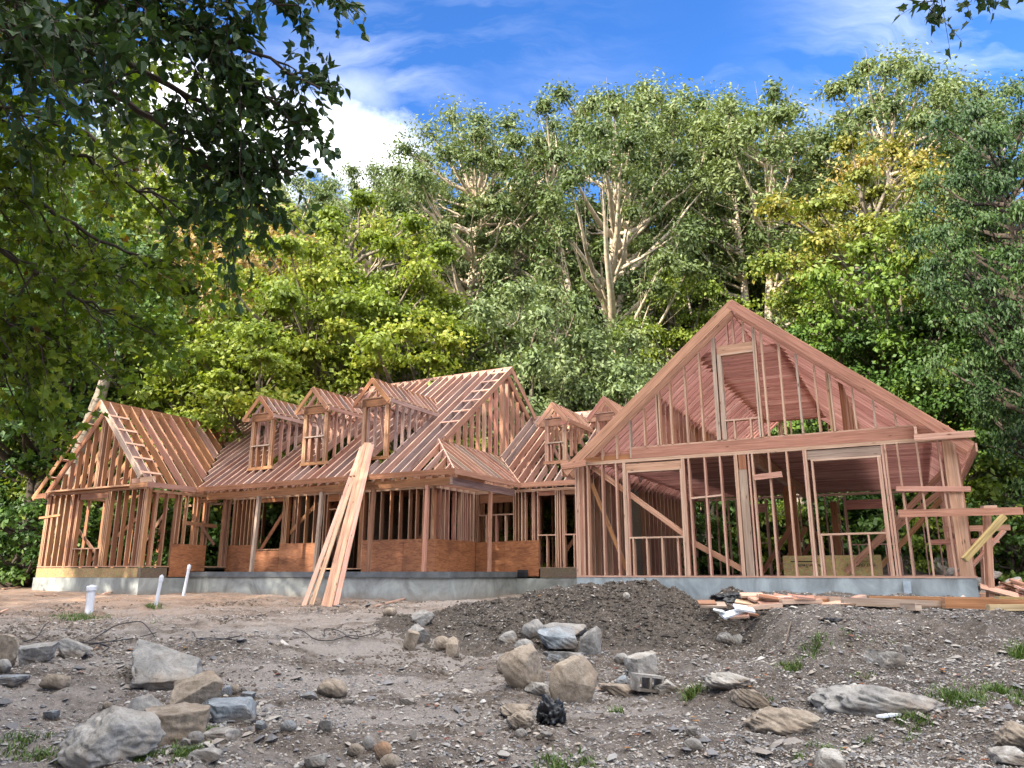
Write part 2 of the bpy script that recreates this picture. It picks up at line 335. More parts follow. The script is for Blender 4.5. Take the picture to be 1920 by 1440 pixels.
def axis(segs):
    out = []
    for a, b, s in segs:
        n = max(1, int(round((b - a) / s))); out += list(np.linspace(a, b, n, endpoint=False))
    return np.array(out + [segs[-1][1]])
def grid_mesh(name, xs, ys, zf, smooth=True):
    X, Y = np.meshgrid(xs, ys); Z = zf(X, Y); nx, ny = len(xs), len(ys)
    v = np.stack([X.ravel(), Y.ravel(), Z.ravel()], 1)
    i = np.arange(nx * ny).reshape(ny, nx)
    f = np.stack([i[:-1, :-1].ravel(), i[:-1, 1:].ravel(), i[1:, 1:].ravel(), i[1:, :-1].ravel()], 1)
    return v, f
def ground_mat(name, mound=False):
    m, nt, p = new_mat(name)
    geo = N(nt, 'ShaderNodeNewGeometry'); P = geo.outputs['Position']
    def noise(s, d=5.0, r=.6, dist=0.0, vec=None):
        n = N(nt, 'ShaderNodeTexNoise', ins={2: s, 3: d, 4: r}); n.inputs['Distortion'].default_value = dist; LK(nt, vec or P, n.inputs[0]); return n.outputs[0]
    a = noise(.55, 4); b = noise(3.2, 6, .65, .6); c_ = noise(17, 5, .7); e_ = noise(70, 3, .7)
    dark = (.04, .032, .026) if mound else (.07, .056, .046); mid = (.075, .06, .047) if mound else (.13, .106, .088); pale = (.115, .093, .076) if mound else (.22, .185, .16)
    col = ramp(nt, b, [(.3, dark), (.5, mid), (.68, pale)])
    col = mixc(nt, ramp(nt, c_, [(.38, 1.0), (.56, 0.0)]), col, mixc(nt, 1.0, col, (.42, .39, .37), 'MULTIPLY'))
    col = mixc(nt, math_n(nt, 'MULTIPLY', ramp(nt, e_, [(.4, 0.0), (.7, 1.0)]), .5), col, mixc(nt, 1.0, col, (1.5, 1.45, 1.4), 'MULTIPLY'))
    if not mound:
        # worn smooth mud, paler, left and centre; darker pebbly soil on the right
        sx = N(nt, 'ShaderNodeSeparateXYZ'); LK(nt, P, sx.inputs[0])
        rgt = math_n(nt, 'DIVIDE', math_n(nt, 'ADD', math_n(nt, 'ADD', sx.outputs[0], -.3), math_n(nt, 'MULTIPLY', math_n(nt, 'SUBTRACT', a, .5), 5.0)), 1.6, True)
        col = mixc(nt, rgt, col, mixc(nt, 1.0, col, (.62, .60, .58), 'MULTIPLY'))
        mpp = N(nt, 'ShaderNodeMapping'); mpp.inputs['Scale'].default_value = (.35, 1.6, 1); LK(nt, P, mpp.inputs[0])
        sm = noise(1.0, 5, .6, .3, mpp.outputs[0])
        col = mixc(nt, math_n(nt, 'MULTIPLY', math_n(nt, 'MULTIPLY', ramp(nt, sm, [(.44, 0.0), (.58, 1.0)]), math_n(nt, 'SUBTRACT', 1.0, math_n(nt, 'MULTIPLY', rgt, .75))), .85), col, mixc(nt, c_, (.20, .174, .155), (.28, .25, .228)))
        # sandy orange earth by the house
        se = N(nt, 'ShaderNodeSeparateXYZ'); LK(nt, P, se.inputs[0])
        oy = math_n(nt, 'MULTIPLY', math_n(nt, 'DIVIDE', math_n(nt, 'SUBTRACT', se.outputs[1], 14.0), 6.0, True), ramp(nt, math_n(nt, 'MULTIPLY', math_n(nt, 'ADD', se.outputs[0], 10), .1), [(0, 1.0), (1, .2)]))
        col = mixc(nt, math_n(nt, 'MULTIPLY', oy, ramp(nt, b, [(.35, .3), (.65, .95)])), col, mixc(nt, c_, (.20, .11, .065), (.36, .23, .15)))
        # leaf litter under the wood
        lit = math_n(nt, 'DIVIDE', math_n(nt, 'SUBTRACT', se.outputs[1], 27.0), 5.0, True)
        col = mixc(nt, lit, col, ramp(nt, c_, [(.3, (.03, .022, .012)), (.6, (.09, .06, .03)), (.8, (.05, .09, .02))]))
    for sc, th in ((14, .17), (38, .20)):
        vo = N(nt, 'ShaderNodeTexVoronoi', ins={2: sc}); LK(nt, P, vo.inputs[0])
        on = N(nt, 'ShaderNodeSeparateColor'); LK(nt, vo.outputs['Color'], on.inputs[0])
        k = math_n(nt, 'MULTIPLY', math_n(nt, 'LESS_THAN', vo.outputs['Distance'], th), math_n(nt, 'GREATER_THAN', on.outputs[0], .62))
        stone = ramp(nt, on.outputs[1], [(0, (.17, .17, .18)), (.5, (.32, .30, .28)), (.85, (.44, .41, .37)), (1, (.6, .56, .5))])
        col = mixc(nt, math_n(nt, 'MULTIPLY', k, .8), col, stone)
    LK(nt, col, p.inputs['Base Color'])
    p.inputs['Roughness'].default_value = .85
    h = math_n(nt, 'ADD', math_n(nt, 'MULTIPLY', c_, 1.0), math_n(nt, 'MULTIPLY', e_, .5)); bump(nt, p, h, .05, .8)
    return m
GRD = ground_mat('earth'); MND = ground_mat('mound_earth', True)
xs = axis([(-400, -60, 20), (-60, -16, 1.5), (-16, -9, .12), (-9, 8.5, .045), (8.5, 14, .12), (14, 60, 1.5), (60, 400, 20)])
ys = axis([(-60, 4, 2.5), (4, 6, .2), (6, 11, .04), (11, 18, .055), (18, 27, .12), (27, 60, 1.5), (60, 400, 20)])
v, f = grid_mesh('ground', xs, ys, lambda X, Y: g_base(X, Y))
tag(add('ground', np_mesh('ground', v, f, True), GRD), kind='structure')
xs = np.arange(-3.2, 6.0, .04); ys = np.arange(11.2, 17.6, .045)
v, f = grid_mesh('mound', xs, ys, lambda X, Y: g_base(X, Y) + g_mound(X, Y) - .02)
tag(add('dirt_mound', np_mesh('dirt_mound', v, f, True), MND), 'long heap of dark stony soil piled in front of the garage foundation', 'dirt mound')

# ------------------------------------------------------------------ trees
def tube(pts, rad, sides=7):
    pts = np.asarray(pts, float); n = len(pts); rad = np.asarray(rad, float)
    t = np.gradient(pts, axis=0); t /= np.linalg.norm(t, axis=1)[:, None] + 1e-9
    ref = np.array([.3, .9, .1]) if abs(t[0][2]) > .7 else np.array([0, 0, 1.0])
    a = np.cross(t, ref); a /= np.linalg.norm(a, axis=1)[:, None] + 1e-9; b = np.cross(t, a)
    th = np.linspace(0, 2 * np.pi, sides, endpoint=False)
    v = (pts[:, None, :] + rad[:, None, None] * (np.cos(th)[None, :, None] * a[:, None, :] + np.sin(th)[None, :, None] * b[:, None, :])).reshape(-1, 3)
    i = np.arange(n * sides).reshape(n, sides); j = np.roll(i, -1, axis=1)
    f = np.stack([i[:-1].ravel(), j[:-1].ravel(), j[1:].ravel(), i[1:].ravel()], 1)
    return v, f
def join(parts):
    vs, fs, o = [], [], 0
    for v, f in parts:
        vs.append(v); fs.append(f + o); o += len(v)
    return np.concatenate(vs), np.concatenate(fs)
def bez(p0, p1, p2, n):
    t = np.linspace(0, 1, n)[:, None]
    return (1 - t) ** 2 * p0 + 2 * t * (1 - t) * p1 + t * t * p2
def leaves(rng, centers, radii, flat, nl, L, Wd, droop=.5, up=.5):
    """rhombic leaves in clumps round the branch ends"""
    nc = len(centers); n = nc * nl; ci = np.repeat(np.arange(nc), nl)
    d = rng.normal(size=(n, 3)); d /= np.linalg.norm(d, axis=1)[:, None]
    an = (.65 + .7 * rng.random((nc, 3)))[ci]
    r = np.minimum(np.abs(rng.normal(size=n)) * .52 + .12, 1.0 + .15 * rng.random(n))
    off = d * r[:, None] * radii[ci][:, None] * an; off[:, 2] *= flat
    spr = rng.random(n) < .08; off[spr] *= 1.12
    off[:, 2] -= .15 * (off[:, 0] ** 2 + off[:, 1] ** 2) / (radii[ci] + .1)
    P = centers[ci] + off
    nrm = d * .6 + rng.normal(size=(n, 3)) * .5 + np.array([0, 0, up]); nrm /= np.linalg.norm(nrm, axis=1)[:, None]
    ax = rng.normal(size=(n, 3)) + d * .5 + np.array([0, 0, -droop]); ax -= nrm * np.sum(ax * nrm, 1)[:, None]; ax /= np.linalg.norm(ax, axis=1)[:, None] + 1e-9
    sd_ = np.cross(nrm, ax); s = (.7 + .6 * rng.random(n))[:, None]
    a = P - ax * L * .5 * s; b = P + sd_ * Wd * .5 * s - nrm * Wd * .12 * s; c = P + ax * L * .5 * s - np.array([0, 0, .18 * L]) * s; e = P - sd_ * Wd * .5 * s - nrm * Wd * .12 * s
    v = np.stack([a, b, c, e], 1).reshape(-1, 3); f = np.arange(n * 4).reshape(n, 4)
    tone = np.clip(rng.random(nc)[ci] * .55 + rng.random(n) * .45, 0, 1)
    return v, f, tone
def crown_mesh(name, rng, centers, radii, flat, nl, L, Wd, mat, **k):
    v, f, tone = leaves(rng, centers, radii, flat, nl, L, Wd, **k)
    me = np_mesh(name, v, f, False, {'tone': ('FACE', tone)}); me.materials.append(mat); return me
def make_tree(seed, H, cb, R, ncl, nl, L, Wd, crc, bark, leaf, forks=1, flat=.7, tr=.3, top=1.0, droop=.5, lean=(0, 0), layers=False, inner=.45):
    """returns (trunk mesh, crown mesh) standing on the origin"""
    rng = np.random.default_rng(seed); parts = []; stems = []
    for k in range(forks):
        az = rng.random() * 6.28 + k * 6.28 / forks; sp = (0 if forks == 1 else .16 + .1 * rng.random()) * R * 1.6
        hf = H * (.12 + .12 * rng.random()) if forks > 1 else 0
        pts = []; n = 12; wob = rng.normal(size=2) * .25
        for i in range(n):
            t = i / (n - 1); z = t * H * .86; s = max(0, (z - hf) / (H * .86 - hf)) ** .8 if forks > 1 else 0
            pts.append([math.cos(az) * sp * s + wob[0] * math.sin(t * 5) + lean[0] * t, math.sin(az) * sp * s + wob[1] * math.sin(t * 4 + 1) + lean[1] * t, z])
        pts = np.array(pts); pts[0, 2] = -.6
        rad = tr * (1 if forks == 1 else .72) * np.linspace(1, .0, n) ** .75 + .03; rad[0] *= 1.35
        parts.append(tube(pts, rad, 9)); stems.append(pts)
    # clump centres inside a lumpy ellipsoid
    hc = (cb + H) / 2; hz = (H - cb) / 2; cs = []; tries = 0; md = R * 2.1 / ncl ** (1 / 2.4)
    lob = rng.random(3) * 6.28
    while len(cs) < ncl and tries < 40000:
        tries += 1
        if tries % 2500 == 0: md *= .85
        d = rng.normal(size=3); d /= np.linalg.norm(d); rr = inner + (1 - inner) * rng.random() ** .6
        az = math.atan2(d[1], d[0]); lump = 1 + .22 * math.sin(3 * az + lob[0] + d[2] * 2.5) + .15 * math.sin(5 * az + lob[1] - d[2] * 5)
        wd = 1.0 - (.35 * max(0, d[2]) if top < 1 else 0)
        c = np.array([d[0] * R * rr * lump * wd + lean[0] * .7, d[1] * R * rr * lump * wd + lean[1] * .7, hc + d[2] * hz * rr])
        if layers: c[2] = round(c[2] / 1.1) * 1.1 + rng.normal() * .3
        if all(np.sum((c - q) ** 2) > md * md for q in cs[-400:]): cs.append(c)
    cs = np.array(cs)
    for c in cs:
        st = stems[int(np.argmin([np.min(np.hypot(*(s[3:, :2] - c[:2]).T)) for s in stems]))]
        hd = math.hypot(c[0] - lean[0] * .5, c[1] - lean[1] * .5); h0 = max(cb * .6, min(c[2] - hd * (.35 + .5 * rng.random()), H * .8))
        q = np.array([np.interp(h0, st[:, 2], st[:, i]) for i in range(3)])
        mid = (q + c) / 2 + np.array([0, 0, -.1 * hd]) + rng.normal(size=3) * .25
        Lb = np.linalg.norm(c - q); pts = bez(q, mid, c, 6); pts[1:-1] += rng.normal(size=(4, 3)) * .07
        parts.append(tube(pts, np.linspace(.028 * Lb + .02, .014, 6), 5))
        for _ in range(2):
            e = c + rng.normal(size=3) * crc * .6; parts.append(tube(bez(pts[3], (pts[3] + e) / 2 + rng.normal(size=3) * .2, e, 4), np.linspace(.018, .006, 4), 3))
    v, f = join(parts); tm = np_mesh('trunk', v, f, True); tm.materials.append(bark)
    cm = crown_mesh('crown', rng, cs, crc * (.6 + .9 * rng.random(len(cs)) ** 1.3), flat, nl, L, Wd, leaf, droop=droop)
    return tm, cm
def place_tree(name, meshes, x, y, label, cat='tree', group=None, s=(1, 1), rz=None, z=None):
    r = empty(name, (x, y, gz(x, y) if z is None else z), random.random() * 6.28 if rz is None else rz)
    r.scale = (s[0], s[0], s[1]); tag(r, label, cat, group)
    add('trunk', meshes[0], None, r); add('crown', meshes[1], None, r); return r
def X_at(px, y): return (px - 960) / 1442.0 * y
# kinds (heights in metres as built; placed with small scale changes)
KO = [make_tree(101, 26, 13, 4.9, 82, 500, .25, .115, 1.2, BARKP, OAKL, 1, tr=.42, inner=.58), make_tree(102, 26, 9.5, 6.2, 118, 500, .25, .115, 1.25, BARKP, OAKL, 4, tr=.5, inner=.6),
      make_tree(103, 26, 11.5, 4.6, 82, 460, .25, .115, 1.15, BARKP, OAKL, 2, tr=.42, inner=.58)]
KP = make_tree(111, 13, 1.0, 4.2, 90, 480, .24, .12, 1.15, BARK, OAKP, 2, tr=.2)
KM = [make_tree(121, 15, 1.5, 4.6, 125, 560, .165, .135, 1.1, BARK, MAPL, 1, flat=.42, tr=.2, layers=True), make_tree(122, 12, .8, 4.2, 105, 540, .165, .135, 1.05, BARK, MAPL, 2, flat=.42, tr=.16, layers=True)]
KA = make_tree(131, 17, 2.5, 5.0, 135, 520, .17, .13, 1.1, BARK, AUTL, 1, flat=.5, tr=.2, layers=True, top=.8)
KT = make_tree(132, 15, 4, 3.8, 75, 280, .22, .15, 1.2, BARK, TANL, 1, flat=.5, tr=.18)
KG = [make_tree(141, 14, .6, 4.8, 120, 560, .17, .135, 1.15, BARKD, MAPD, 1, flat=.45, tr=.2, layers=True), make_tree(142, 18, 5, 5, 100, 340, .24, .17, 1.4, BARKD, MAPD, 2, flat=.5, tr=.26, layers=True)]
KD = make_tree(151, 22, 3.0, 4.6, 120, 480, .20, .11, 1.2, BARKD, DARKL, 1, flat=.6, tr=.3, droop=1.2)
KS = make_tree(161, 3.4, .1, 1.9, 34, 240, .17, .12, .75, BARKD, MAPL, 3, flat=.5, tr=.04, layers=False)
KSD = make_tree(162, 3.2, .1, 1.9, 34, 240, .17, .12, .75, BARKD, MAPD, 3, flat=.5, tr=.04)
G = 'trees of the wood behind the house'
def T(kind, px, d, toppy, label, w=1.0, name='oak_tree', base=None, rz=None):
    p = pix_dir(px, toppy); zt = p.z / p.y * d; x = X_at(px, d); z0 = gz(x, d) if base is None else base
    h0 = {'o': 26, 'p': 13, 'm': 15, 'n': 12, 'a': 17, 't': 15, 'g': 14, 'h': 18, 'd': 22}[kind[0]]
    me = {'o': KO, 'p': [KP], 'm': [KM[0]], 'n': [KM[1]], 'a': [KA], 't': [KT], 'g': [KG[0]], 'h': [KG[1]], 'd': [KD]}[kind[0]]
    me = me[int(kind[1]) if len(kind) > 1 else 0]
    sz = (zt - z0) / h0
    return place_tree(name, me, x, d, label, 'tree', G, (sz * w, sz), rz, z0)
T('o0', 870, 42, 232, 'oak with a bare pale trunk behind the gap between long roof and garage', rz=.6)
T('o1', 1125, 41, 200, 'broad many stemmed oak with wide leaning limbs left of the garage peak', rz=2.0)
T('o2', 1255, 47, 172, 'tall narrow oak whose top rises highest left of the garage peak', 1.0)
T('o2', 1470, 43, 190, 'forked oak with a slender leaning limb right behind the garage peak', 1.15, rz=1.1)
T('o0', 1350, 50, 205, 'oak in the rear row right of the narrow highest oak', 1.0)
T('o1', 660, 44, 318, 'dark green oak under the white cloud, left of the bare trunked oak', .85)
T('o2', 770, 48, 325, 'slim oak filling the rear row between the cloud and the bare trunked oak', .95)
T('o1', 985, 52, 262, 'oak in the rear row between the bare trunked oak and the many stemmed oak', .8)
T('o0', 1790, 40, 128, 'tall airy oak rising above the orange topped maple', 1.0, rz=3)
T('o2', 1600, 46, 255, 'oak just left of and behind the orange topped maple', 1.0)
T('o0', 1930, 44, 180, 'tall oak behind the dark tree at the right edge', .9)
T('m', 610, 33, 378, 'tall yellow green maple above the three roof dormers', 1.0, 'maple_tree')
T('n', 735, 32, 545, 'bright green maple right behind the highest dormer', 1.1, 'maple_tree')
T('n', 490, 31, 560, 'sunlit yellow green maple above the valley of the left wing roof', 1.15, 'maple_tree')
T('n', 330, 33, 590, 'sunlit maple behind the ridge of the left wing', 1.1, 'maple_tree')
T('t', 425, 36, 400, 'maple with dry tan and orange leaves behind the overhanging branches', 1.0, 'maple_tree')
T('p', 1000, 33, 525, 'pale silvery green young oak between the long roof and the garage', .95)
T('p', 1150, 34, 600, 'lower pale green young oak above the two small dormers', 1.0)
T('p', 905, 36, 660, 'small pale young oak behind the end of the long ridge', .9)
T('n', 1300, 39, 520, 'yellow green maple behind the left slope of the garage gable', .8, 'maple_tree')
T('a', 1700, 33, 290, 'maple turning orange at the top above the right slope of the garage', 1.0, 'maple_tree')
T('g', 1600, 33, 560, 'deep green maple low behind the right slope of the garage', 1.0, 'maple_tree')
T('g', 1790, 31, 560, 'deep green maple beside the right eave of the garage', 1.15, 'maple_tree')
T('h', 1900, 33, 420, 'deep green maple at the right edge behind the rubble', 1.1, 'maple_tree')
T('d', 2010, 24, 150, 'dark tree with drooping leaves at the right edge', .75, 'dark_tree')
T('h', 30, 31, 380, 'green maple left of the left wing', 1.1, 'maple_tree')
T('g', 90, 34, 520, 'low green maple behind the broken grey trunk', 1.1, 'maple_tree')
T('h', 210, 38, 420, 'green maple behind the peak of the left wing', 1.1, 'maple_tree')
T('m', 300, 42, 330, 'tall yellow green maple far behind the left wing', 1.1, 'maple_tree')
T('o1', 180, 48, 250, 'oak far behind the left wing', 1.0)
T('o1', 480, 50, 350, 'oak far behind the dry tan maple', 1.0)
T('o0', 20, 46, 260, 'oak far behind at the left edge', 1.0)
# the wood goes on behind
rr = random.Random(5); k = 0
for d in (57, 66, 78):
    for px in range(-80, 2060, 150 if d < 70 else 180):
        px2 = px + rr.uniform(-40, 40); kind = rr.choice(['h', 'd', 'h', 'g'])
        top_ = {57: 400, 66: 430, 78: 470}[d] + rr.uniform(-30, 40)
        T(kind, px2, d + rr.uniform(-3, 3), top_, 'tree in the dim depth of the wood behind the first rows', rr.uniform(.9, 1.2), 'woodland_tree').__setitem__('group', 'trees in the depth of the wood')
for i, (px, d, s) in enumerate([(1010, 27, .9), (1240, 29, 1.1), (1330, 31, 1.3), (1480, 30, 1.0), (1560, 30, 1.2), (1650, 33, 1.2), (1870, 29, 1.5), (1800, 33, 1.3), (1915, 26, 1.0), (1120, 31, 1.1), (60, 29, 1.1), (20, 33, 1.4), (110, 34, 1.3), (700, 31, 1.2), (560, 30, 1.2), (860, 31, 1.3), (1395, 34, 1.4), (960, 33, 1.4), (1720, 29, .9), (420, 30, 1.3), (300, 31, 1.3)]):
    x = X_at(px, d)
    place_tree('understory_shrub', KS if i % 3 == 0 else KSD, x, d, 'leafy shrub growing on the forest floor behind the house frame', 'shrub', 'shrubs on the forest floor', (s, s))
for q in ((-21.6, 20.4), (-20.2, 18.6), (-23.0, 22.4), (-18.6, 17.2), (-17.0, 15.6)):  # unseen shrubs added to keep the sun off the wing's concrete
    place_tree('understory_shrub', KSD, q[0], q[1], 'leafy shrub added out of view to shade the left wing foundation', 'shrub', 'added shrubs shading the left wing', (1.05, .95))
# dead broken trunk
def snag(x, y, h, r, lean, label, broken=True, mat=None):
    rng = np.random.default_rng(int(abs(x) * 100)); n = 10
    pts = np.array([[lean * (i / (n - 1)) ** 1.3 + .12 * math.sin(i * .9), 0, -.4 + (h + .4) * i / (n - 1)] for i in range(n)])
    v, f = tube(pts, np.linspace(r * 1.3, r * .6, n), 14)
    if broken:
        v[-14:, 2] += rng.random(14) * 1.4 - .3
    # roughen
    v[:, :2] += (rng.random((len(v), 2)) - .5) * .04
    o = empty('dead_trunk', (x, y, gz(x, y)), rng.random() * .2); tag(o, label, 'dead tree')
    add('trunk', np_mesh('trunk', v, f, True), mat or BARK, o)
    prt = [tube(bez(np.array([0, 0, h * .62]), np.array([.5, 0, h * .66]), np.array([.9, .1, h * .6]), 5), [.06, .05, .04, .03, .015], 6)]
    v, f = join(prt); add('limb', np_mesh('limb', v, f, True), mat or BARK, o)
    return o
p = at_depth(90, 1090, 28); snag(p.x, 28, 8.2, .30, 1.0, 'leaning grey dead trunk with a jagged broken top left of the left wing')
def bare_trunk(px, d, h, r, lean, label, mat):
    x = X_at(px, d); n = 9; pts = np.array([[lean * i / (n - 1) + .1 * math.sin(i * 1.3 + px), 0, -.5 + (h + .5) * i / (n - 1)] for i in range(n)])
    v, f = tube(pts, np.linspace(r, r * .65, n), 10); o = empty('tree_trunk', (x, d, gz(x, d))); tag(o, label, 'tree trunk'); add('trunk', np_mesh('trunk', v, f, True), mat, o)
bare_trunk(22, 33, 12, .33, .4, 'thick dark trunk at the left edge behind the dead trunk', BARKD)
bare_trunk(1340, 31, 5.5, .33, -.4, 'mottled trunk seen through the studs left of the garage centre post', BARKP)
bare_trunk(1502, 30, 5.5, .36, .2, 'pale trunk seen through the garage beside the centre post', BARKP)
bare_trunk(1725, 33, 6.5, .3, .1, 'grey trunk seen through the garage studs beside the far mound', BARK)
bare_trunk(1880, 34, 12, .25, .1, 'dark trunk behind the sawhorse posts right of the garage', BARKD)
bare_trunk(800, 38, 13, .3, .3, 'grey trunk behind the long ridge left of the bare oak', BARK)
# fallen limb lodged in the maples over the left wing
pts = np.array([at_depth(*q) for q in [(190, 728, 31), (240, 712, 31.2), (330, 704, 31.5), (420, 690, 31.5), (500, 683, 31.5), (580, 676, 31)]]); br = [tube(pts, [.12, .11, .09, .07, .05, .02], 7)]
for a, b in (((420, 690, 31.5), (470, 655, 31)), ((330, 704, 31.5), (370, 690, 30.5)), ((500, 683, 31.5), (560, 700, 31)), ((460, 686, 31.5), (560, 650, 31.4))):
    a = np.array(at_depth(*a)); b = np.array(at_depth(*b)); br.append(tube(bez(a, (a + b) / 2 + [0, 0, .1], b, 4), [.04, .03, .02, .01], 5))
v, f = join(br); tag(add('fallen_limb', np_mesh('fallen_limb', v, f, True), BARKP), 'bare grey fallen limb caught in the trees above the left wing', 'fallen limb')
# tall trees behind the camera that shade the yard and the house front
side = Vector((-SUN_H.y, SUN_H.x, 0)); side = side if side.y > 0 else -side
for s_, me, hh, ww in [(-24, KO[1], 25, 1.1), (-17, KO[0], 26, 1.2), (-10, KO[1], 27, 1.05), (-3, KO[0], 27, 1.25), (4, KO[1], 27, 1.05), (11, KO[0], 26, 1.2), (18, KO[1], 23, .95), (25.5, KO[2], 21, .85)]:
    q = SUN_H * 15 + side * s_
    place_tree('oak_tree', me, q.x, q.y, 'tall oak in the row behind the viewer shading the yard', 'tree', 'trees behind the viewer', (hh / 26 * ww, hh / 26))
for s_ in (-21, -13, -6, 1, 8, 14):
    q = SUN_H * 18 + side * s_
    place_tree('maple_tree', KG[1], q.x, q.y, 'maple in the row behind the viewer that shades the yard', 'tree', 'trees behind the viewer', (1.3, 1.2))
# ------------------------------------------------------------------ the timber frame (local axes: u along the fronts, v back, z up)
PHI = math.radians(27.9); G0 = (1.8915, 18.0514)
house = empty('house_frame', (G0[0], G0[1], 0), -PHI)
tag(house, 'large unfinished timber house frame of bare studs and rafters on a concrete foundation', 'house frame')
def HW(u, v, z): return Vector((G0[0] + u * math.cos(PHI) + v * math.sin(PHI), G0[1] - u * math.sin(PHI) + v * math.cos(PHI), z))
def to_uv(p): x, y = p[0] - G0[0], p[1] - G0[1]; return x * math.cos(PHI) - y * math.sin(PHI), x * math.sin(PHI) + y * math.cos(PHI)
rb = random.Random(3)
class LB:
    """collects squared timbers"""
    def __init__(s): s.v, s.f, s.uv, s.t, s.e = [], [], [], [], []
    def bx(s, p0, p1, w, h, up=(0, 0, 1), off=0.0, tone=None, jit=.0):
        p0 = Vector(p0); p1 = Vector(p1); d = p1 - p0; L = d.length; d.normalize(); up = Vector(up)
        sd_ = d.cross(up); sd_ = sd_.normalized() if sd_.length > 1e-5 else Vector((1, 0, 0)); uu = sd_.cross(d).normalized()
        if jit:
            p0 = p0 + sd_ * rb.uniform(-jit, jit); p1 = p1 + sd_ * rb.uniform(-jit, jit)
        b = len(s.v); tone = rb.random() if tone is None else tone
        for P in (p0, p1):
            for a, c in ((-1, -1), (1, -1), (1, 1), (-1, 1)):
                s.v.append(P + sd_ * (a * w / 2) + uu * (c * h / 2 + off))
        ou, ov = rb.uniform(0, 50), rb.uniform(0, 50); y = 0
        for i in range(4):
            j = (i + 1) % 4; s.f.append((b + i, b + j, b + 4 + j, b + 4 + i)); wd = w if i % 2 == 0 else h
            s.uv += [(ou, ov + y), (ou, ov + y + wd), (ou + L, ov + y + wd), (ou + L, ov + y)]; y += wd
        for q in ((3, 2, 1, 0), (4, 5, 6, 7)):
            s.f.append(tuple(b + i for i in q)); s.uv += [(ou, ov), (ou + .05, ov), (ou + .05, ov + h), (ou, ov + h)]
        s.t += [tone] * 6; nw = 1 if w < h * .75 else 0; nh = 1 if h < w * .75 else 0
        s.e += [nw, nh, nw, nh, 1, 1]
        return s
    def mesh(s, name): return np_mesh(name, [tuple(x) for x in s.v], s.f, False, {'tone': ('FACE', s.t), 'edge': ('FACE', s.e)}, s.uv)
    def build(s, name, mat, parent=None):
        return add(name, s.mesh(name), mat, parent)
def one(name, p0, p1, w, h, mat, parent, up=(0, 0, 1), off=0.0, tone=None, jit=.004):
    return LB().bx(p0, p1, w, h, up, off, tone, jit).build(name, mat, parent)
def panel(name, p0, p1, t, mat, parent, axis_='v'):
    """a flat board between two opposite corners of its face"""
    (a0, b0, c0), (a1, b1, c1) = p0, p1
    lo = [min(p0[i], p1[i]) for i in range(3)]; hi = [max(p0[i], p1[i]) for i in range(3)]
    i = {'u': 0, 'v': 1, 'z': 2}[axis_]; lo[i] -= t / 2; hi[i] += t / 2
    v = [(x, y, z) for z in (lo[2], hi[2]) for (x, y) in ((lo[0], lo[1]), (hi[0], lo[1]), (hi[0], hi[1]), (lo[0], hi[1]))]
    f = [(0, 3, 2, 1), (4, 5, 6, 7), (0, 1, 5, 4), (1, 2, 6, 5), (2, 3, 7, 6), (3, 0, 4, 7)]
    return add(name, np_mesh(name, v, f), mat, parent)
ST, SW = .038, .14                            # stud thickness and depth
def stud(u, v, z0, z1, mat, parent, along='u', name='stud', t=ST, d=SW, tone=None):
    up = (0, 1, 0) if along == 'u' else (1, 0, 0)
    return one(name, (u, v, z0), (u, v, z1), t, d, mat, parent, up=up, tone=tone, jit=.006)

# ---- foundation and porch deck
def slab(name, pts, z0, z1, mat, parent=house):
    n = len(pts); v = [(x, y, z0) for x, y in pts] + [(x, y, z1) for x, y in pts]; bm = bmesh.new()
    vs = [bm.verts.new(q) for q in v]
    for i in range(n): j = (i + 1) % n; bm.faces.new((vs[i], vs[j], vs[n + j], vs[n + i]))
    bm.faces.new(vs[n:]); bm.faces.new(vs[:n][::-1]); bmesh.ops.recalc_face_normals(bm, faces=bm.faces)
    me = bpy.data.meshes.new(name); bm.to_mesh(me); bm.free(); return add(name, me, mat, parent)
slab('garage_foundation', [(-.38, -.06), (7.70, -.06), (7.70, 10.8), (-.38, 10.8)], -1.5, -.10, CONC)
slab('porch_foundation', [(-13.9, -.02), (-3.97, -.02), (-3.97, 3.72), (-13.9, 3.72)], -1.5, -.125, CONC2)
slab('wing_foundation', [(-19.15, -1.70), (-13.84, -1.70), (-13.84, 3.6), (-19.15, 3.6)], -1.5, -.15, CONC2)
slab('link_foundation', [(-13.9, 3.725), (-.383, 3.725), (-.383, 10.8), (-13.9, 10.8)], -1.5, -.16, CONC2)
slab('porch_slab', [(-13.82, -.07), (-3.92, -.07), (-3.92, 3.70), (-13.82, 3.70)], -.122, .03, DECKE)
box_ = LB(); box_.bx((6.53, -.10, -.16), (6.53, -.10, -.38), .13, .08, up=(0, 1, 0))
bo = box_.build('electrical_box', BOXG, house); LB().bx((6.535, -.09, -.38), (6.535, -.09, -.9), .07, .05, up=(0, 1, 0)).build('conduit', BOXG, bo)
for u0, u1, v, m in ((-19.12, -14.0, -1.64, OSB), (-13.98, -13.86, -1.64, OSBG), (-3.2, -.4, 3.80, OSBG)):
    panel('rim_board', (u0, v, -.145), (u1, v, .15), .03, m, house)
panel('rim_board', (-13.87, -1.62, -.145), (-13.87, -.75, .15), .03, OSBG, house, 'u')

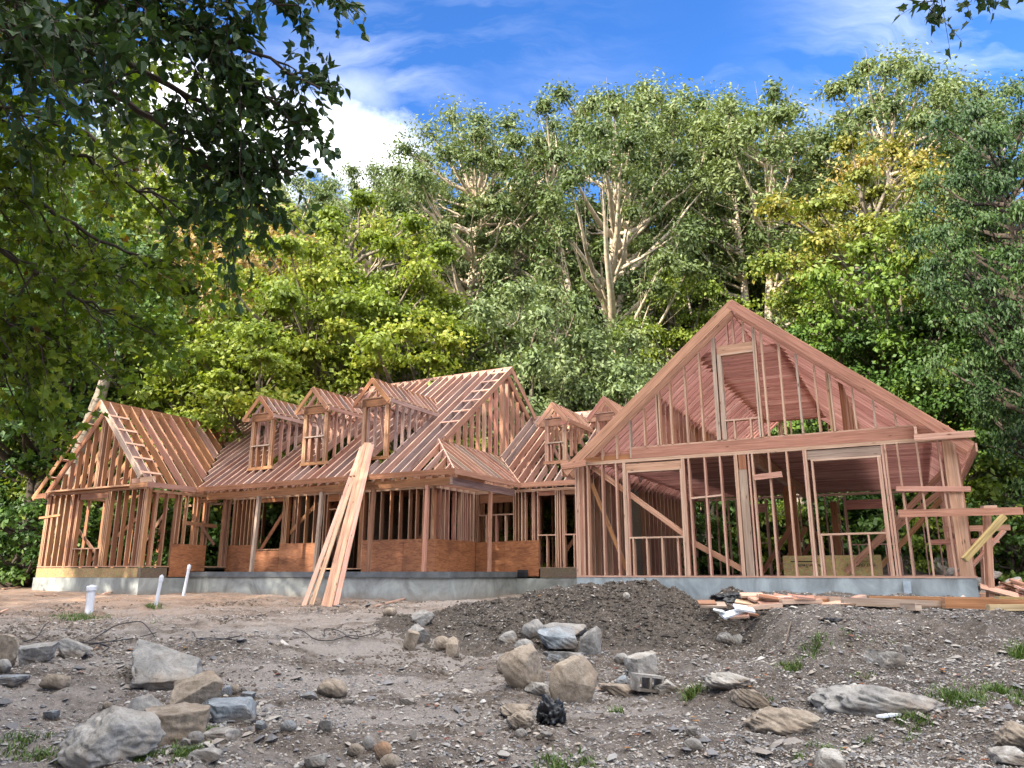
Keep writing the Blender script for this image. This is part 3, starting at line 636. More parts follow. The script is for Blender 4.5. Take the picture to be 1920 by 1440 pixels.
# ---- garage front wall
def wall(name, p0, p1, zb, zt, mat, top=2, tb=ST):
    b = LB(); a = Vector((p0[0], p0[1], 0)); c = Vector((p1[0], p1[1], 0)); up = (0, 0, 1)
    b.bx(a + Vector((0, 0, zb + .02)), c + Vector((0, 0, zb + .02)), SW, tb)
    for q in (a, c):
        dq = (c - a).normalized() * (.1 if q is a else -.1); b.bx(q + dq + Vector((0, 0, zb + .04)), q + dq + Vector((0, 0, zt - .03)), SW, ST - .003, up=(c - a).normalized())
    for k in range(top): b.bx(a + Vector((0, 0, zt - .019 - k * .04)), c + Vector((0, 0, zt - .019 - k * .04)), SW, tb)
    return b.build(name, mat, house)
Z0, Z1 = -.06, 2.60
gw = wall('garage_front_wall', (-.38, 0), (7.70, 0), -.10, 2.60, PINK)
S = lambda u, z0=Z0, z1=Z1 - .08, **k: stud(u, 0, z0, z1, PINK, gw, **k)
for u in (-.36, -.31, -.16, -.05, .33, .68): S(u)
for u in (.87, .91, 2.27, 2.315, 2.42): S(u)
for u in (.95, 2.23): S(u, z1=2.30)
for u in (1.04, 1.36, 1.72, 2.08): S(u, z1=.76, name='cripple_stud')
one('window_sill', (.97, 0, .78), (2.21, 0, .78), SW, ST, PINK, gw, tone=.95)
one('header', (.93, 0, 2.40), (2.25, 0, 2.40), .10, .18, PINK, gw, tone=.5); one('header', (.97, 0, 2.30), (2.21, 0, 2.30), SW, ST, PINK, gw, tone=.95)
for u in (2.78, 3.13): S(u)
one('block', (2.44, 0, 1.62), (2.76, 0, 1.64), SW, ST, PALE, gw); one('block', (2.80, 0, 1.64), (3.11, 0, 1.66), SW, ST, PALE, gw)
for u in (3.45, 3.49, 3.745): S(u)
stud(3.61, 0, Z0, 2.2, GREY, gw, t=.17, d=.12, name='centre_post', tone=.7); stud(3.61, 0, 2.2, 2.58, WARM, gw, t=.16, d=.13, name='post_cap')
for u in (3.82, 4.17, 4.54): S(u)
one('block', (3.84, -.09, 2.0), (4.42, -.09, 2.04), .04, .12, PALE, gw)
for u in (4.88, 4.925, 6.39, 6.435): S(u)
for u in (5.03, 6.33): S(u, z1=2.28)
for u in (5.07, 5.26, 5.60, 5.95): S(u, z1=.74, name='cripple_stud')
S(6.29, z1=2.28)
one('window_sill', (5.05, 0, .76), (6.31, 0, .77), SW, ST, PINK, gw, tone=.9)
one('header', (4.95, 0, 2.41), (6.37, 0, 2.41), .10, .19, GREY, gw, tone=.0); one('header', (5.01, 0, 2.295), (6.35, 0, 2.295), SW, ST, PALE, gw)
for u in (6.66, 7.01, 7.38): S(u)
stud(7.54, 0, Z0, 2.58, PINK, gw, t=.19, d=.13, name='corner_post', tone=.5); S(7.655)
stud(-.235, 0, Z0, 2.5, PINK, gw, t=.13, d=.12, name='corner_post', tone=.3)
# diagonal braces nailed to the back of the front wall
one('brace', (-.05, .1, 2.52), (2.25, .1, .80), .03, .14, PINK, gw, up=(0, 1, 0), tone=.95) if False else None
def brace(p0, p1, mat=PINK, parent=gw, h=.12, t=.035, n=(0, 1, 0)):
    d = (Vector(p1) - Vector(p0)).normalized(); up = Vector(n).cross(d)
    return one('brace', p0, p1, t, h, mat, parent, up=up)
brace((.02, .09, 2.50), (2.28, .09, .78)); brace((2.30, .09, .70), (3.60, .09, -.03)); brace((-.02, .12, 2.1), (.85, .12, -.05), WARM, h=.09)
# outriggers fixed outside on the right
one('cross_board', (6.55, -.10, 1.62), (7.82, -.10, 1.55), .03, .10, PALE, gw, tone=.5)
# ---- garage beam and gable
one('gable_beam', (1.05, -.02, 2.725), (7.35, -.02, 2.725), .09, .24, PINK, gw, tone=.75); one('gable_beam', (-.35, .03, 2.665), (1.04, .03, 2.665), .08, .12, WARM, gw)
ZR = 6.03; UR = 3.67; PG = .845
zg = lambda u: ZR - PG * abs(u - UR)
gg = LB().bx((1.0, 0, 2.865), (7.0, 0, 2.865), .10, .03).build('garage_gable', PINK, house)
for u in (-.05, .35, .72): stud(u, 0, 2.62, zg(u) - .34, PINK, gg, name='gable_stud')
for u in (1.07,): stud(u, 0, 2.62, zg(u) - .3, GREY, gg, name='gable_stud')
for u in (1.42, 1.74, 1.80, 2.08, 2.44, 2.80, 3.17, 4.09, 4.22, 4.57, 4.91, 5.26, 5.55, 5.96, 6.32, 6.69, 7.05):
    stud(u, 0, 2.88, zg(u) - .32, GREY if u in (3.17, 4.91, 6.32) else PINK, gg, name='gable_stud', tone=rb.choice([.2, .5, .9]))
stud(3.13, 0, 2.88, zg(3.13) - .32, GREY, gg, name='gable_stud', t=.05, tone=.0); stud(3.27, 0, 2.88, 4.86, GREY, gg, name='gable_stud', t=.09, tone=.9)
stud(4.04, 0, 2.88, zg(4.04) - .3, GREY, gg, name='gable_stud', tone=.4); stud(5.49, .02, 2.88, zg(5.49) - .32, WARM, gg, name='gable_stud', t=.05)
one('header', (3.24, 0, 4.96), (4.06, 0, 4.96), .10, .22, PINK, gg, tone=.5); one('header', (3.28, 0, 4.845), (4.02, 0, 4.845), SW, ST, PALE, gg)
one('window_sill', (3.30, 0, 3.31), (4.02, 0, 3.31), SW, ST, PALE, gg, tone=.5)
for u in (3.5, 3.86): stud(u, 0, 2.88, 3.29, PINK, gg, name='gable_stud')
for u in (3.48, 3.62, 3.84): stud(u, 0, 5.07, zg(u) - .3, PINK, gg, name='gable_stud')
# ---- garage roof
def slope(name, p0, p1, mat, parent, h=.235, w=.038, tone=None, up=(0, 0, 1), jit=.004):
    return one(name, p0, p1, w, h, mat, parent, up=up, off=-h / 2, tone=tone, jit=jit)
gr_ = LB().bx((UR, -.30, ZR + .0), (UR, 10.9, ZR), .04, .28, off=-.13).build('garage_roof', PINKD, house)
one('fascia', (8.0, -.30, zg(8.0) + .0), (8.0, 11.0, zg(8.0)), .035, .17, PINK, gr_, off=-.06); one('fascia', (-.62, -.30, zg(-.62)), (-.62, 3.6, zg(-.62)), .035, .15, PINK, gr_, off=-.06)
one('eave_return', (-.62, -.32, 2.50), (.02, -.32, 2.55), .035, .15, PINK, gr_); one('eave_return', (6.98, -.34, 2.575), (8.0, -.34, 2.565), .035, .13, PALE, gr_)
one('eave_return', (7.02, -.32, 2.70), (7.02, .1, 2.70), .05, .2, PALE, gr_); one('eave_return', (7.5, -.28, 2.66), (7.5, .1, 2.66), .05, .16, PALE, gr_)
nv = 30
for k in range(-1, nv):
    v = -.30 if k < 0 else .02 + k * .363
    h = .20 if k < 0 else .235; m = PINK if k < 1 else PINKD
    nm = 'garage_rafter'
    slope(nm, (UR - .02, v, ZR), (-.60, v, zg(-.60)), m, gr_, h, tone=.15 if k < 1 else None)
    slope(nm, (UR + .02, v, ZR), (7.98, v, zg(7.98)), m, gr_, h, tone=.75 if k < 1 else None)
slope('garage_rafter', (UR - .02, -.262, ZR + .03), (-.60, -.262, zg(-.60) + .03), PINK, gr_, .10, .05, tone=.6); slope('garage_rafter', (UR + .02, -.262, ZR + .03), (7.98, -.262, zg(7.98) + .03), PINK, gr_, .10, .05, tone=.9)
jo = LB().bx((-.3, 10.5, 2.73), (7.6, 10.5, 2.73), .05, .22).build('upper_floor', PINKD, house)
for k in range(29):
    v = .13 + k * .363; one('ceiling_joist', (-.3, v, 2.735), (7.62, v, 2.735), ST, .21, PINKD, jo)
panel('floor_sheet', (1.2, .3, 2.862), (5.95, 10.5, 2.862), .02, OSB, jo, 'z')
gl = one('beam', (3.86, .2, 2.46), (3.86, 10.6, 2.46), .12, .30, WARM, jo, tone=.4)
ct_ = LB().bx((2.5, 8.9, 4.95), (4.85, 8.9, 4.95), .04, .14).build('collar_ties', PINKD, house)
for k in range(24):
    v = .43 + k * .363; one('collar_tie', (2.42, v + .04, 5.0), (4.95, v + .04, 5.0), ST, .19, PINKD, ct_)
kn = LB()
for us, zt in ((1.62, 4.16), (5.72, 4.16)):
    kn.bx((us, .45, zt), (us, 10.4, zt), .09, .04); kn.bx((us, .45, 2.90), (us, 10.4, 2.90), .09, .04)
kn = kn.build('knee_wall', PINK, house)
for us in (1.62, 5.72):
    for k in range(25): stud(us, .5 + k * .405, 2.92, 4.14, WARM if k % 3 == 0 else PINK, kn, 'v', name='knee_wall_stud', d=.09)
# side and rear walls of the garage, and things inside
rw = LB(); rs = random.Random(8)
rw.bx((-.3, 10.7, -.08), (7.66, 10.7, -.08), SW, ST)
for k in range(2): rw.bx((-.3, 10.7, 2.58 - k * .04), (7.66, 10.7, 2.58 - k * .04), SW, ST)
u = -.25
while u < 7.66:
    if not (4.75 < u < 6.35 or 1.2 < u < 2.3): rw.bx((u, 10.7, -.06), (u, 10.7, 2.52), ST, SW, up=(0, 1, 0), jit=.01)
    u += .405
for a, b, zs, zh in ((4.8, 6.3, .9, 2.1), (1.25, 2.3, 1.0, 2.1)):
    rw.bx((a, 10.7, zh + .1), (b, 10.7, zh + .1), .1, .3)
    for q in (a, a + .04, b, b - .04): rw.bx((q, 10.7, -.06), (q, 10.7, 2.5), ST, SW, up=(0, 1, 0))
    rw.bx((a, 10.7, zs), (b, 10.7, zs), SW, ST)
    uu = a + .3
    while uu < b: rw.bx((uu, 10.7, -.06), (uu, 10.7, zs), ST, SW, up=(0, 1, 0)); uu += .4
u = .1
while u < 7.3:
    if not 3.4 < u < 4.3: rw.bx((u, 10.7, 2.9), (u, 10.7, max(2.95, zg(u) - .3)), ST, SW, up=(0, 1, 0))
    u += .405
for u in (3.0, 3.04, 4.3, 4.34): rw.bx((u, 10.7, 2.9), (u, 10.7, zg(u) - .3), ST, SW, up=(0, 1, 0))
rw.bx((3.0, 10.7, 4.4), (4.34, 10.7, 4.4), .1, .2); rw.bx((3.0, 10.7, 3.3), (4.34, 10.7, 3.3), SW, ST)
tag(rw.build('rear_wall_framing', PINKD, house), kind='stuff')
sw_ = LB()
for us in (7.66, -.31):
    sw_.bx((us, .1, -.08), (us, 10.7, -.08), SW, ST)
    for k in range(2): sw_.bx((us, .1, 2.58 - k * .04), (us, 10.7, 2.58 - k * .04), SW, ST)
    for k in range(1, 27):
        if us < 0 and 9 < k < 12: continue
        sw_.bx((us, k * .405, -.06), (us, k * .405, 2.52), ST, SW, up=(1, 0, 0), jit=.01)
sw_.bx((7.66, 3.0, .9), (7.66, 10.6, .95), .03, .12)
tag(sw_.build('side_wall_framing', PINK, house), kind='stuff')
for v, u0, u1, zt in ((2.0, 5.3, 7.5, 2.15), (4.2, 5.0, 7.5, 1.95), (6.3, 5.7, 7.5, 1.9)):
    brace((u1, v, zt), (u0, v, .0), PINK if v < 5 else WARM, jo, h=.13)
for v in (4.6, 7.2, 10.2): brace((3.95, v, 1.3), (3.0, v, -.05), WARM, jo, h=.12)
stud(3.86, 5.0, -.1, 2.3, WARM, jo, 'v', 'post', .3, .3, tone=.0); stud(4.5, 10.3, -.1, 2.3, WARM, jo, 'v', 'post', .2, .2, tone=.0)
# strand board box with its printing, standing inside
ob = panel('low_panel', (3.95, 2.2, -.09), (6.05, 2.2, .39), .03, OSBY, house)
INK = plain('black_ink', (.02, .02, .02), .6, .2)
def text_mesh(txt, size, name, mat, parent, loc, rot, ext=.002):
    cu = bpy.data.curves.new(name, 'FONT'); cu.body = txt; cu.size = size; cu.extrude = ext
    o = bpy.data.objects.new('t', cu); COL.objects.link(o); dg = bpy.context.evaluated_depsgraph_get(); me = bpy.data.meshes.new_from_object(o.evaluated_get(dg)); bpy.data.objects.remove(o)
    q = add(name, me, mat, parent); q.location = loc; q.rotation_euler = rot; return q
text_mesh('FLAT OUT BEST', .085, 'lettering', INK, ob, (5.92, 2.178, .20), (math.pi / 2, math.pi, 0))
text_mesh('FOR A QUALITY FLOOR', .035, 'lettering', INK, ob, (5.88, 2.178, .26), (math.pi / 2, math.pi, 0))
text_mesh('AdvanTech', .115, 'lettering', INK, ob, (4.80, 2.178, .20), (math.pi / 2, math.pi, 0))
LB().bx((4.12, 2.176, .255), (4.72, 2.176, .255), .006, .02).build('printed_line', INK, ob)

# ---- the long main roof
PM = .75; zm = lambda v: 2.65 + PM * (v + .2); VRG = 5.72; ZRG = zm(VRG)
mr = LB().bx((-18.9, VRG, ZRG), (-5.2, VRG, ZRG), .04, .26, off=-.13).build('main_roof', WEATH, house)
one('fascia', (-13.5, -.21, 2.60), (-3.72, -.21, 2.60), .04, .15, WARM, mr, tone=.55)
dorms = [(-11.66, .6), (-9.38, .6), (-7.05, .6)]
UV0, VV = -13.5, (-16.45, 3.6)
def valley_v(u):
    if u > -13.5: return -.2
    if u > -16.45: return -.2 + (-13.5 - u) / 2.95 * 3.8
    return 3.6 - (-16.45 - u) / 2.95 * 3.8
u = -5.55; k = 0
while u > -18.95:
    v0 = valley_v(u); inn = [d for d in dorms if abs(u - d[0]) < .38]
    tn = None
    if inn:
        slope('rafter', (u, v0, zm(v0)), (u, .58, zm(.58)), WEATH, mr, .22, tone=tn)
        slope('rafter', (u, 2.3, zm(2.3)), (u, VRG - .03, ZRG - .02), WEATH, mr, .22, tone=tn)
    else:
        slope('rafter', (u, v0, zm(v0)), (u, VRG - .03, ZRG - .02), WEATH, mr, .22, tone=tn)
    k += 1; u -= .333
slope('barge_rafter', (-5.19, 1.5, zm(1.5)), (-5.19, VRG, ZRG), PINK, mr, .19, tone=.3); slope('barge_rafter', (-5.19, VRG + .02, ZRG), (-5.19, 9.2, ZRG - PM * (9.2 - VRG)), PINK, mr, .19, tone=.1)
slope('barge_rafter', (-5.45, VRG + .02, ZRG - .0), (-5.45, 9.2, ZRG - PM * (9.2 - VRG)), PINK, mr, .22, tone=.1)
slope('barge_rafter', (-18.95, 4.4, zm(4.4)), (-18.95, VRG, ZRG), WEATH, mr, .19)
for i in range(6):
    v = 2.35 + i * .62; one('lookout', (-5.2, v, zm(v) - .03), (-5.93, v, zm(v) - .03), .09, .038, PALE, mr, up=(0, -PM, 1), tone=.4)
bs = LB()
u = -5.55
while u > -19:
    z2 = ZRG - PM * 4.6; bs.bx((u, VRG + .03, ZRG - .02), (u, VRG + 5.6, ZRG - .02 - PM * 5.57), .038, .22, off=-.11); u -= .333
u = -5.4
while u < 0.2:
    bs.bx((u, 7.6, 5.6), (u, 11.2, 2.9), .038, .2, off=-.1); u += .405
tag(bs.build('rear_slope_rafters', WEATH, house), kind='stuff')
# gable end wall
ge = LB().bx((-5.55, .3, 2.62), (-5.55, 11.0, 2.62), SW, ST).build('gable_end_wall', PINK, house)
for i in range(17):
    v = 1.55 + i * .402
    zt = (zm(v) if v < VRG else ZRG - PM * (v - VRG)) - .26
    stud(-5.5, v, 2.64, zt, PINK, ge, 'v', name='gable_end_stud')
for v in (5.60, 5.66): stud(-5.5, v, 2.64, ZRG - .4, WARM, ge, 'v', name='gable_end_stud')
# ---- porch roof on the right side
PR = LB().bx((-5.35, 1.38, zm(1.38)), (-5.35, 5.30, zm(1.38)), .04, .16, off=-.08, tone=.8).build('side_porch_roof', PINK, house)
one('fascia', (-3.74, -.19, 2.60), (-3.74, 3.66, 2.60), .04, .15, PINK, PR, tone=.8)
slope('hip_rafter', (-3.76, -.19, 2.66), (-5.35, 1.40, zm(1.40)), PALE, PR, .2, tone=.5)
zs = lambda u: 2.65 + PM * (-3.75 - u)
i = 0
while True:
    v = .12 + i * .36
    if v > 5.1: break
    uhi = -5.33 if v >= 1.38 else -3.77 - (v + .2)
    ulo = -3.75 if v < 3.6 else -3.75 - (v - 3.6)
    if ulo - uhi > .12: slope('porch_rafter', (ulo, v, zs(ulo)), (uhi, v, zs(uhi)), [PINK, WEATH, GREY, PINK, WEATH][i % 5], PR, .16)
    i += 1
for i in range(4):
    u = -5.15 + i * .36; vv = -.2 + (-3.75 - u)
    slope('porch_rafter', (u, -.19, 2.65), (u, vv - .03, zm(vv - .03)), WEATH if i % 2 else PINK, PR, .16)
slope('valley_rafter', (-3.75, 3.6, 2.65), (-5.40, 5.28, zm(1.42)), PINK, PR, .18, tone=.1)
# porch beams, ceiling ledger, posts
pb = LB().bx((-13.3, .05, 2.38), (-3.95, .05, 2.38), .09, .20, tone=.4)
pb = pb.build('porch_beam', WARM, house); one('beam', (-3.97, .0, 2.38), (-3.97, 3.55, 2.38), .09, .20, WEATH, pb)
for i in range(25):
    u = -13.6 + i * .406
    one('porch_joist', (u, .1, 2.53), (u, 1.55, 2.53), ST, .12, WARM, pb)
for i in range(9): one('porch_joist', (-4.0, .4 + i * .38, 2.53), (-5.5, .4 + i * .38, 2.53), ST, .12, PINK, pb)
for (u0, v0, u1, v1, t, m) in ((-11.04, .0, -10.99, .03, .10, GREY), (-8.53, .0, -8.46, .03, .10, GREY), (-6.62, .0, -6.56, .03, .10, WARM), (-4.77, .0, -4.74, .03, .09, PINK), (-3.97, 2.09, -3.97, 2.12, .09, PINK)):
    one('porch_post', (u0, v0, .03), (u1, v1, 2.30), t, t, m, pb, up=(0, 1, 0))

# ---- main front wall behind the porch
VM = 1.66; mw = wall('porch_wall', (-13.85, VM), (-5.5, VM), .10, 2.5, WARM)
for u in (-13.8, -13.62, -13.38, -13.2, -13.02, -12.85, -12.72, -12.68, -11.50, -11.45, -11.38, -11.31, -10.87, -10.52, -10.17, -9.95, -9.75, -9.62, -9.14, -9.08, -8.16, -7.95, -7.85, -7.5, -7.15, -6.8, -6.45, -6.2, -5.95, -5.75, -5.65, -5.58):
    stud(u, VM, .14, 2.42, WARM, mw)
one('header', (-12.66, VM, 2.40), (-11.52, VM, 2.40), .1, .22, WARM, mw, tone=.0); one('header', (-9.6, VM, 2.32), (-8.2, VM, 2.32), .1, .24, WARM, mw, tone=.0)
one('window_sill', (-12.64, VM, .74), (-11.54, VM, .74), SW, ST, WARM, mw); one('header', (-9.55, VM, 1.95), (-9.1, VM, 1.95), SW, ST, WARM, mw)
brace((-11.6, VM + .12, 2.0), (-12.6, VM + .12, .7), WARM, mw); brace((-10.2, VM + .12, 2.2), (-11.4, VM + .12, 1.2), WARM, mw)
P = VM - .09
for a, b, zt in ((-13.95, -12.70, .90), (-12.69, -11.53, .70), (-11.52, -9.85, .92), (-8.13, -6.60, .96), (-6.59, -5.48, .96)):
    panel('plywood_panel', (a, P, .035), (b, P, zt), .018, PLY, mw)
sdw = wall('side_porch_wall', (-5.55, VM + .08), (-5.55, 3.8), .10, 2.5, PINK)
for v in (1.84, 2.06, 2.28, 2.67, 3.0, 3.1, 3.22, 3.34, 3.52, 3.75): stud(-5.55, v, .14, 2.42, PINK, sdw, 'v')
panel('plywood_panel', (-5.468, P, .035), (-5.468, 3.80, .95), .018, PLY, sdw, 'u'); one('window_sill', (-5.53, 2.3, 1.5), (-5.53, 3.6, 1.5), .02, .02, PINK, sdw) if False else None
lw = wall('link_wall', (-5.5, 3.92), (-.42, 3.92), .12, 2.5, PINK)
for u in (-5.47, -5.40, -4.12, -4.06, -3.95, -3.84, -3.72, -3.48, -3.42, -3.30, -2.70, -2.64, -2.56, -2.47, -2.42, -1.8, -1.5, -1.1, -.7): stud(u, 3.92, .16, 2.42, PINK if u > -3.9 else WARM, lw)
one('header', (-5.36, 3.92, 2.28), (-4.14, 3.92, 2.28), .1, .28, WARM, lw); one('window_sill', (-5.36, 3.92, 1.76), (-4.14, 3.92, 1.76), SW, ST, PINK, lw)
for u in (-5.1, -4.75, -4.42): stud(u, 3.92, .16, 1.74, PINK, lw, name='cripple_stud')
one('header', (-3.28, 3.92, 2.36), (-2.72, 3.92, 2.36), .1, .14, PINK, lw); one('header', (-2.4, 3.92, 2.36), (-1.82, 3.92, 2.36), .1, .14, PINK, lw)
for a, b in ((-3.28, -2.72), (-2.4, -1.82)):
    one('window_sill', (a, 3.92, 1.10), (b, 3.92, 1.10), SW, ST, PINK, lw); stud((a + b) / 2, 3.92, .16, 1.08, PINK, lw, name='cripple_stud')
panel('plywood_panel', (-5.45, 3.835, .035), (-4.42, 3.835, .93), .018, PLY, lw); panel('plywood_panel', (-4.41, 3.835, -.10), (-3.26, 3.835, .95), .018, PLY, lw)
panel('membrane', (-3.91, 3.70, -.13), (-3.56, 3.70, .09), .012, BLACKP, lw)
panel('membrane', (-13.78, .0, .035), (-13.2, .5, .035), .03, BLACKP, mw, 'z')
fo = LB().bx((-5.5, 3.52, 2.60), (-.65, 3.52, 2.60), .04, .14, tone=.3)
# ---- link roof
lr = LB().bx((-5.45, 7.56, 5.62), (.3, 7.56, 5.62), .04, .24, off=-.12).build('link_roof', WEATH, house)
one('fascia', (-3.74, 3.57, 2.60), (-.63, 3.57, 2.60), .04, .15, PINK, lr, tone=.1)
zl = lambda v: 2.65 + PM * (v - 3.6)
ldorms = [(-2.97, 4.55), (-1.22, 4.55)]
u = -5.3
while u < .3:
    v0 = 3.6 if u > -3.75 else 3.6 + (-3.75 - u)
    v1 = 7.54
    if any(abs(u - d[0]) < .36 for d in ldorms):
        slope('rafter', (u, v0, zl(v0)), (u, 4.52, zl(4.52)), WEATH, lr, .22); slope('rafter', (u, 6.3, zl(6.3)), (u, v1, zl(v1)), WEATH, lr, .22)
    else: slope('rafter', (u, v0, zl(v0)), (u, v1, zl(v1)), WEATH, lr, .22)
    u += .333
# ---- dormers
def dormer(uc, v0, plane, hw, ze, zr, mat, mats2, sill, zbase=None):
    zb = plane(v0) if zbase is None else zbase
    veave = v0 + (ze - plane(v0)) / PM; vr = v0 + (zr - plane(v0)) / PM
    d = LB()
    d.bx((uc - hw, v0, ze - .12), (uc + hw, v0, ze - .12), .10, .22, tone=.4)
    d.bx((uc - hw, v0, ze + .03), (uc + hw, v0, ze + .03), .12, .04)
    d.bx((uc, v0 - .26, zr), (uc, vr, zr), .04, .18, off=-.09)
    for s in (-1, 1):
        d.bx((uc + s * hw, v0, ze + .0), (uc + s * hw, veave, ze), .10, .04)
    d = d.build('dormer', mat, house)
    one('base_plate', (uc - hw - .02, v0, zb + .02), (uc + hw + .02, v0, zb + .02), .10, .10, mat, d, tone=.2)
    for s in (-1, 1):
        for q in (0, .045, .09): stud(uc + s * (hw - .05 - q), v0, zb + .05, ze - .02, mat, d, name='dormer_stud', d=.10)
        v = v0 + .3
        while v < veave - .15:
            stud(uc + s * hw, v, plane(v), ze - .02, mats2, d, 'v', name='dormer_stud', d=.10); v += .33
        ov = .17; g = (zr - ze - .05) / hw; zo = ze + .05 - g * ov
        one('fascia', (uc + s * (hw + ov), v0 - .26, zo - .02), (uc + s * (hw + ov), veave + .05, zo - .02), .035, .12, mats2, d)
        one('eave_return', (uc + s * (hw + ov), v0 - .24, zo - .06), (uc + s * (hw - .12), v0 - .24, zo - .06), .035, .12, mat, d)
        v = v0 - .26; i = 0
        while v < vr - .12:
            fr = 0 if v < veave else (v - veave) / (vr - veave)
            ue = hw + ov - fr * (hw + ov)
            slope('dormer_rafter', (uc + s * .02, v, zr), (uc + s * ue, v, zr - g * ue), mat if i == 0 else mats2, d, .11 if i else .13, .035); v += .30; i += 1
    for uu in (-.22, 0, .22): stud(uc + uu * hw / .55, v0, ze + .05, zr - abs(uu) * 1.0 - .16, mat, d, name='dormer_stud', d=.07, t=.03)
    if sill:
        one('window_sill', (uc - hw + .12, v0 - .02, sill), (uc + hw - .12, v0 - .02, sill), .14, .04, GREY, d)
        stud(uc - .14, v0, zb + .05, sill - .02, mat, d, name='dormer_stud'); stud(uc + .14, v0, zb + .05, sill - .02, mat, d, name='dormer_stud')
    d2 = (Vector((uc + hw, v0 + .1, ze - .1)) - Vector((uc + .05, v0 + .12, zb + .3))).normalized()
    one('brace', (uc - .12, v0 + .25, ze - .05), (uc + .12, v0 + .25, zb + .55), .03, .08, mats2, d, up=(0, 1, 0))
    return d
dormer(-11.66, .6, zm, .52, 5.05, 5.64, WARM, WEATH, 4.0); dormer(-9.38, .6, zm, .52, 5.07, 5.66, WARM, WEATH, 4.1); dormer(-7.05, .6, zm, .52, 5.07, 5.67, WARM, WEATH, None)
dormer(-2.97, 4.55, zl, .40, 4.78, 5.28, PINK, PINK, 4.0); dormer(-1.22, 4.55, zl, .40, 4.78, 5.28, PINK, PINK, 4.0)

# ---- left wing
fw = wall('wing_front_wall', (-19.1, -1.6), (-13.9, -1.6), .17, 2.60, WARM)
for u in (-19.05, -18.98, -18.90, -18.72, -18.66, -18.34, -18.03, -17.68, -17.62, -17.40, -15.86, -15.78, -15.70, -15.36, -15.02, -14.67, -14.33, -14.12): stud(u, -1.6, .2, 2.52, WARM, fw)
stud(-17.33, -1.6, .2, 2.3, WARM, fw, t=.05); stud(-15.92, -1.6, .2, 2.3, WARM, fw)
stud(-13.96, -1.6, .2, 2.55, WARM, fw, t=.09, name='corner_post'); stud(-14.04, -1.6, .2, 2.55, WARM, fw)
one('header', (-17.3, -1.6, 2.43), (-15.88, -1.6, 2.43), .1, .22, WARM, fw, tone=.9); one('window_sill', (-17.3, -1.6, .75), (-15.95, -1.6, .75), SW, ST, WARM, fw)
for u in (-17.2, -16.85, -16.5, -16.15): stud(u, -1.6, .2, .73, WARM, fw, name='cripple_stud')
one('cross_board', (-19.35, -1.69, 1.80), (-18.2, -1.69, 1.86), .03, .07, WARM, fw)
one('outer_plate', (-18.8, -1.75, 2.64), (-14.3, -1.75, 2.64), .25, .05, WARM, fw)
brace((-14.6, -1.4, 1.7), (-16.9, -1.4, .25), WARM, fw, h=.1); brace((-17.9, -1.3, 1.5), (-16.2, -1.3, .3), WARM, fw, h=.1)
sl = wall('wing_side_wall', (-13.92, -1.5), (-13.92, 1.6), .17, 2.5, WARM)
for v in (-1.35, -1.0, -.62, -.48, -.24, .1, .25, .5, .62, 1.3, 1.45): stud(-13.92, v, .2, 2.42, WARM, sl, 'v')
panel('plywood_panel', (-13.83, -.70, -.12), (-13.83, .62, .88), .018, PLY, sl, 'u')
one('cross_board', (-13.82, -.25, 1.55), (-13.82, .95, 1.50), .03, .12, WARM, sl); brace((-13.8, .3, 1.5), (-13.8, .9, .9), WARM, sl, h=.09, n=(1, 0, 0))
one('cross_board', (-13.78, .1, 2.28), (-12.9, .1, 2.26), .04, .13, WARM, sl)
UW, ZW = -16.4, 5.52; zw = lambda u: ZW - 1.02 * abs(u - UW)
wr = LB().bx((UW, -2.0, ZW), (UW, 3.62, ZW), .04, .30, off=-.15, tone=.05).build('wing_roof', WARM, house)
one('fascia', (-13.58, -2.0, 2.60), (-13.58, -.2, 2.60), .04, .16, WEATH, wr, tone=.2)
one('eave_return', (-14.35, -2.0, 2.58), (-13.56, -2.0, 2.60), .035, .15, WARM, wr); one('eave_return', (-19.35, -2.0, 2.48), (-18.6, -2.0, 2.50), .035, .16, WARM, wr)
one('eave_return', (-13.9, -2.0, 2.72), (-13.75, -1.6, 2.80), .04, .2, PALE, wr, tone=.9); one('eave_return', (-14.3, -2.0, 2.70), (-13.95, -1.5, 2.80), .04, .2, PALE, wr, tone=.2)
slope('barge_rafter', (UW + .02, -2.0, ZW), (-13.85, -2.0, zw(-13.85)), GREY, wr, .18, tone=.3); slope('barge_rafter', (UW - .02, -2.0, ZW), (-19.4, -2.0, zw(-19.4)), WARM, wr, .16, tone=.2)
for i in range(15):
    v = -1.68 + i * .388
    ue = -13.6 if v < -.2 else -13.5 - (v + .2) * 2.95 / 3.8
    if ue > UW + .1: slope('wing_rafter', (UW + .02, v, ZW - .02), (ue, v, zw(ue) - .02), WARM if i % 3 else WEATH, wr, .24)
    if i < 14: slope('wing_rafter', (UW - .02, v, ZW - .02), (-19.3 if v < -.2 else min(-16.6, -19.3 + (v + .2) * 2.9 / 3.8), v, zw(-19.3 if v < -.2 else min(-16.6, -19.3 + (v + .2) * 2.9 / 3.8)) - .02), WARM, wr, .22)
for i in range(5):
    u = UW + .55 + i * .475
    one('lookout', (u, -2.0, zw(u) - .02), (u, -1.28, zw(u) - .02), .09, .038, PALE, wr, up=(1.02, 0, 1), tone=.7)
for i in range(4):
    u = UW - .7 - i * .55; one('lookout', (u, -2.0, zw(u) - .02), (u, -1.68, zw(u) - .02), .07, .038, PALE, wr, up=(-1.02, 0, 1), tone=.7)
wg = LB().bx((-18.9, -1.6, 2.64), (-14.1, -1.6, 2.64), SW, ST).build('wing_gable', WARM, house)
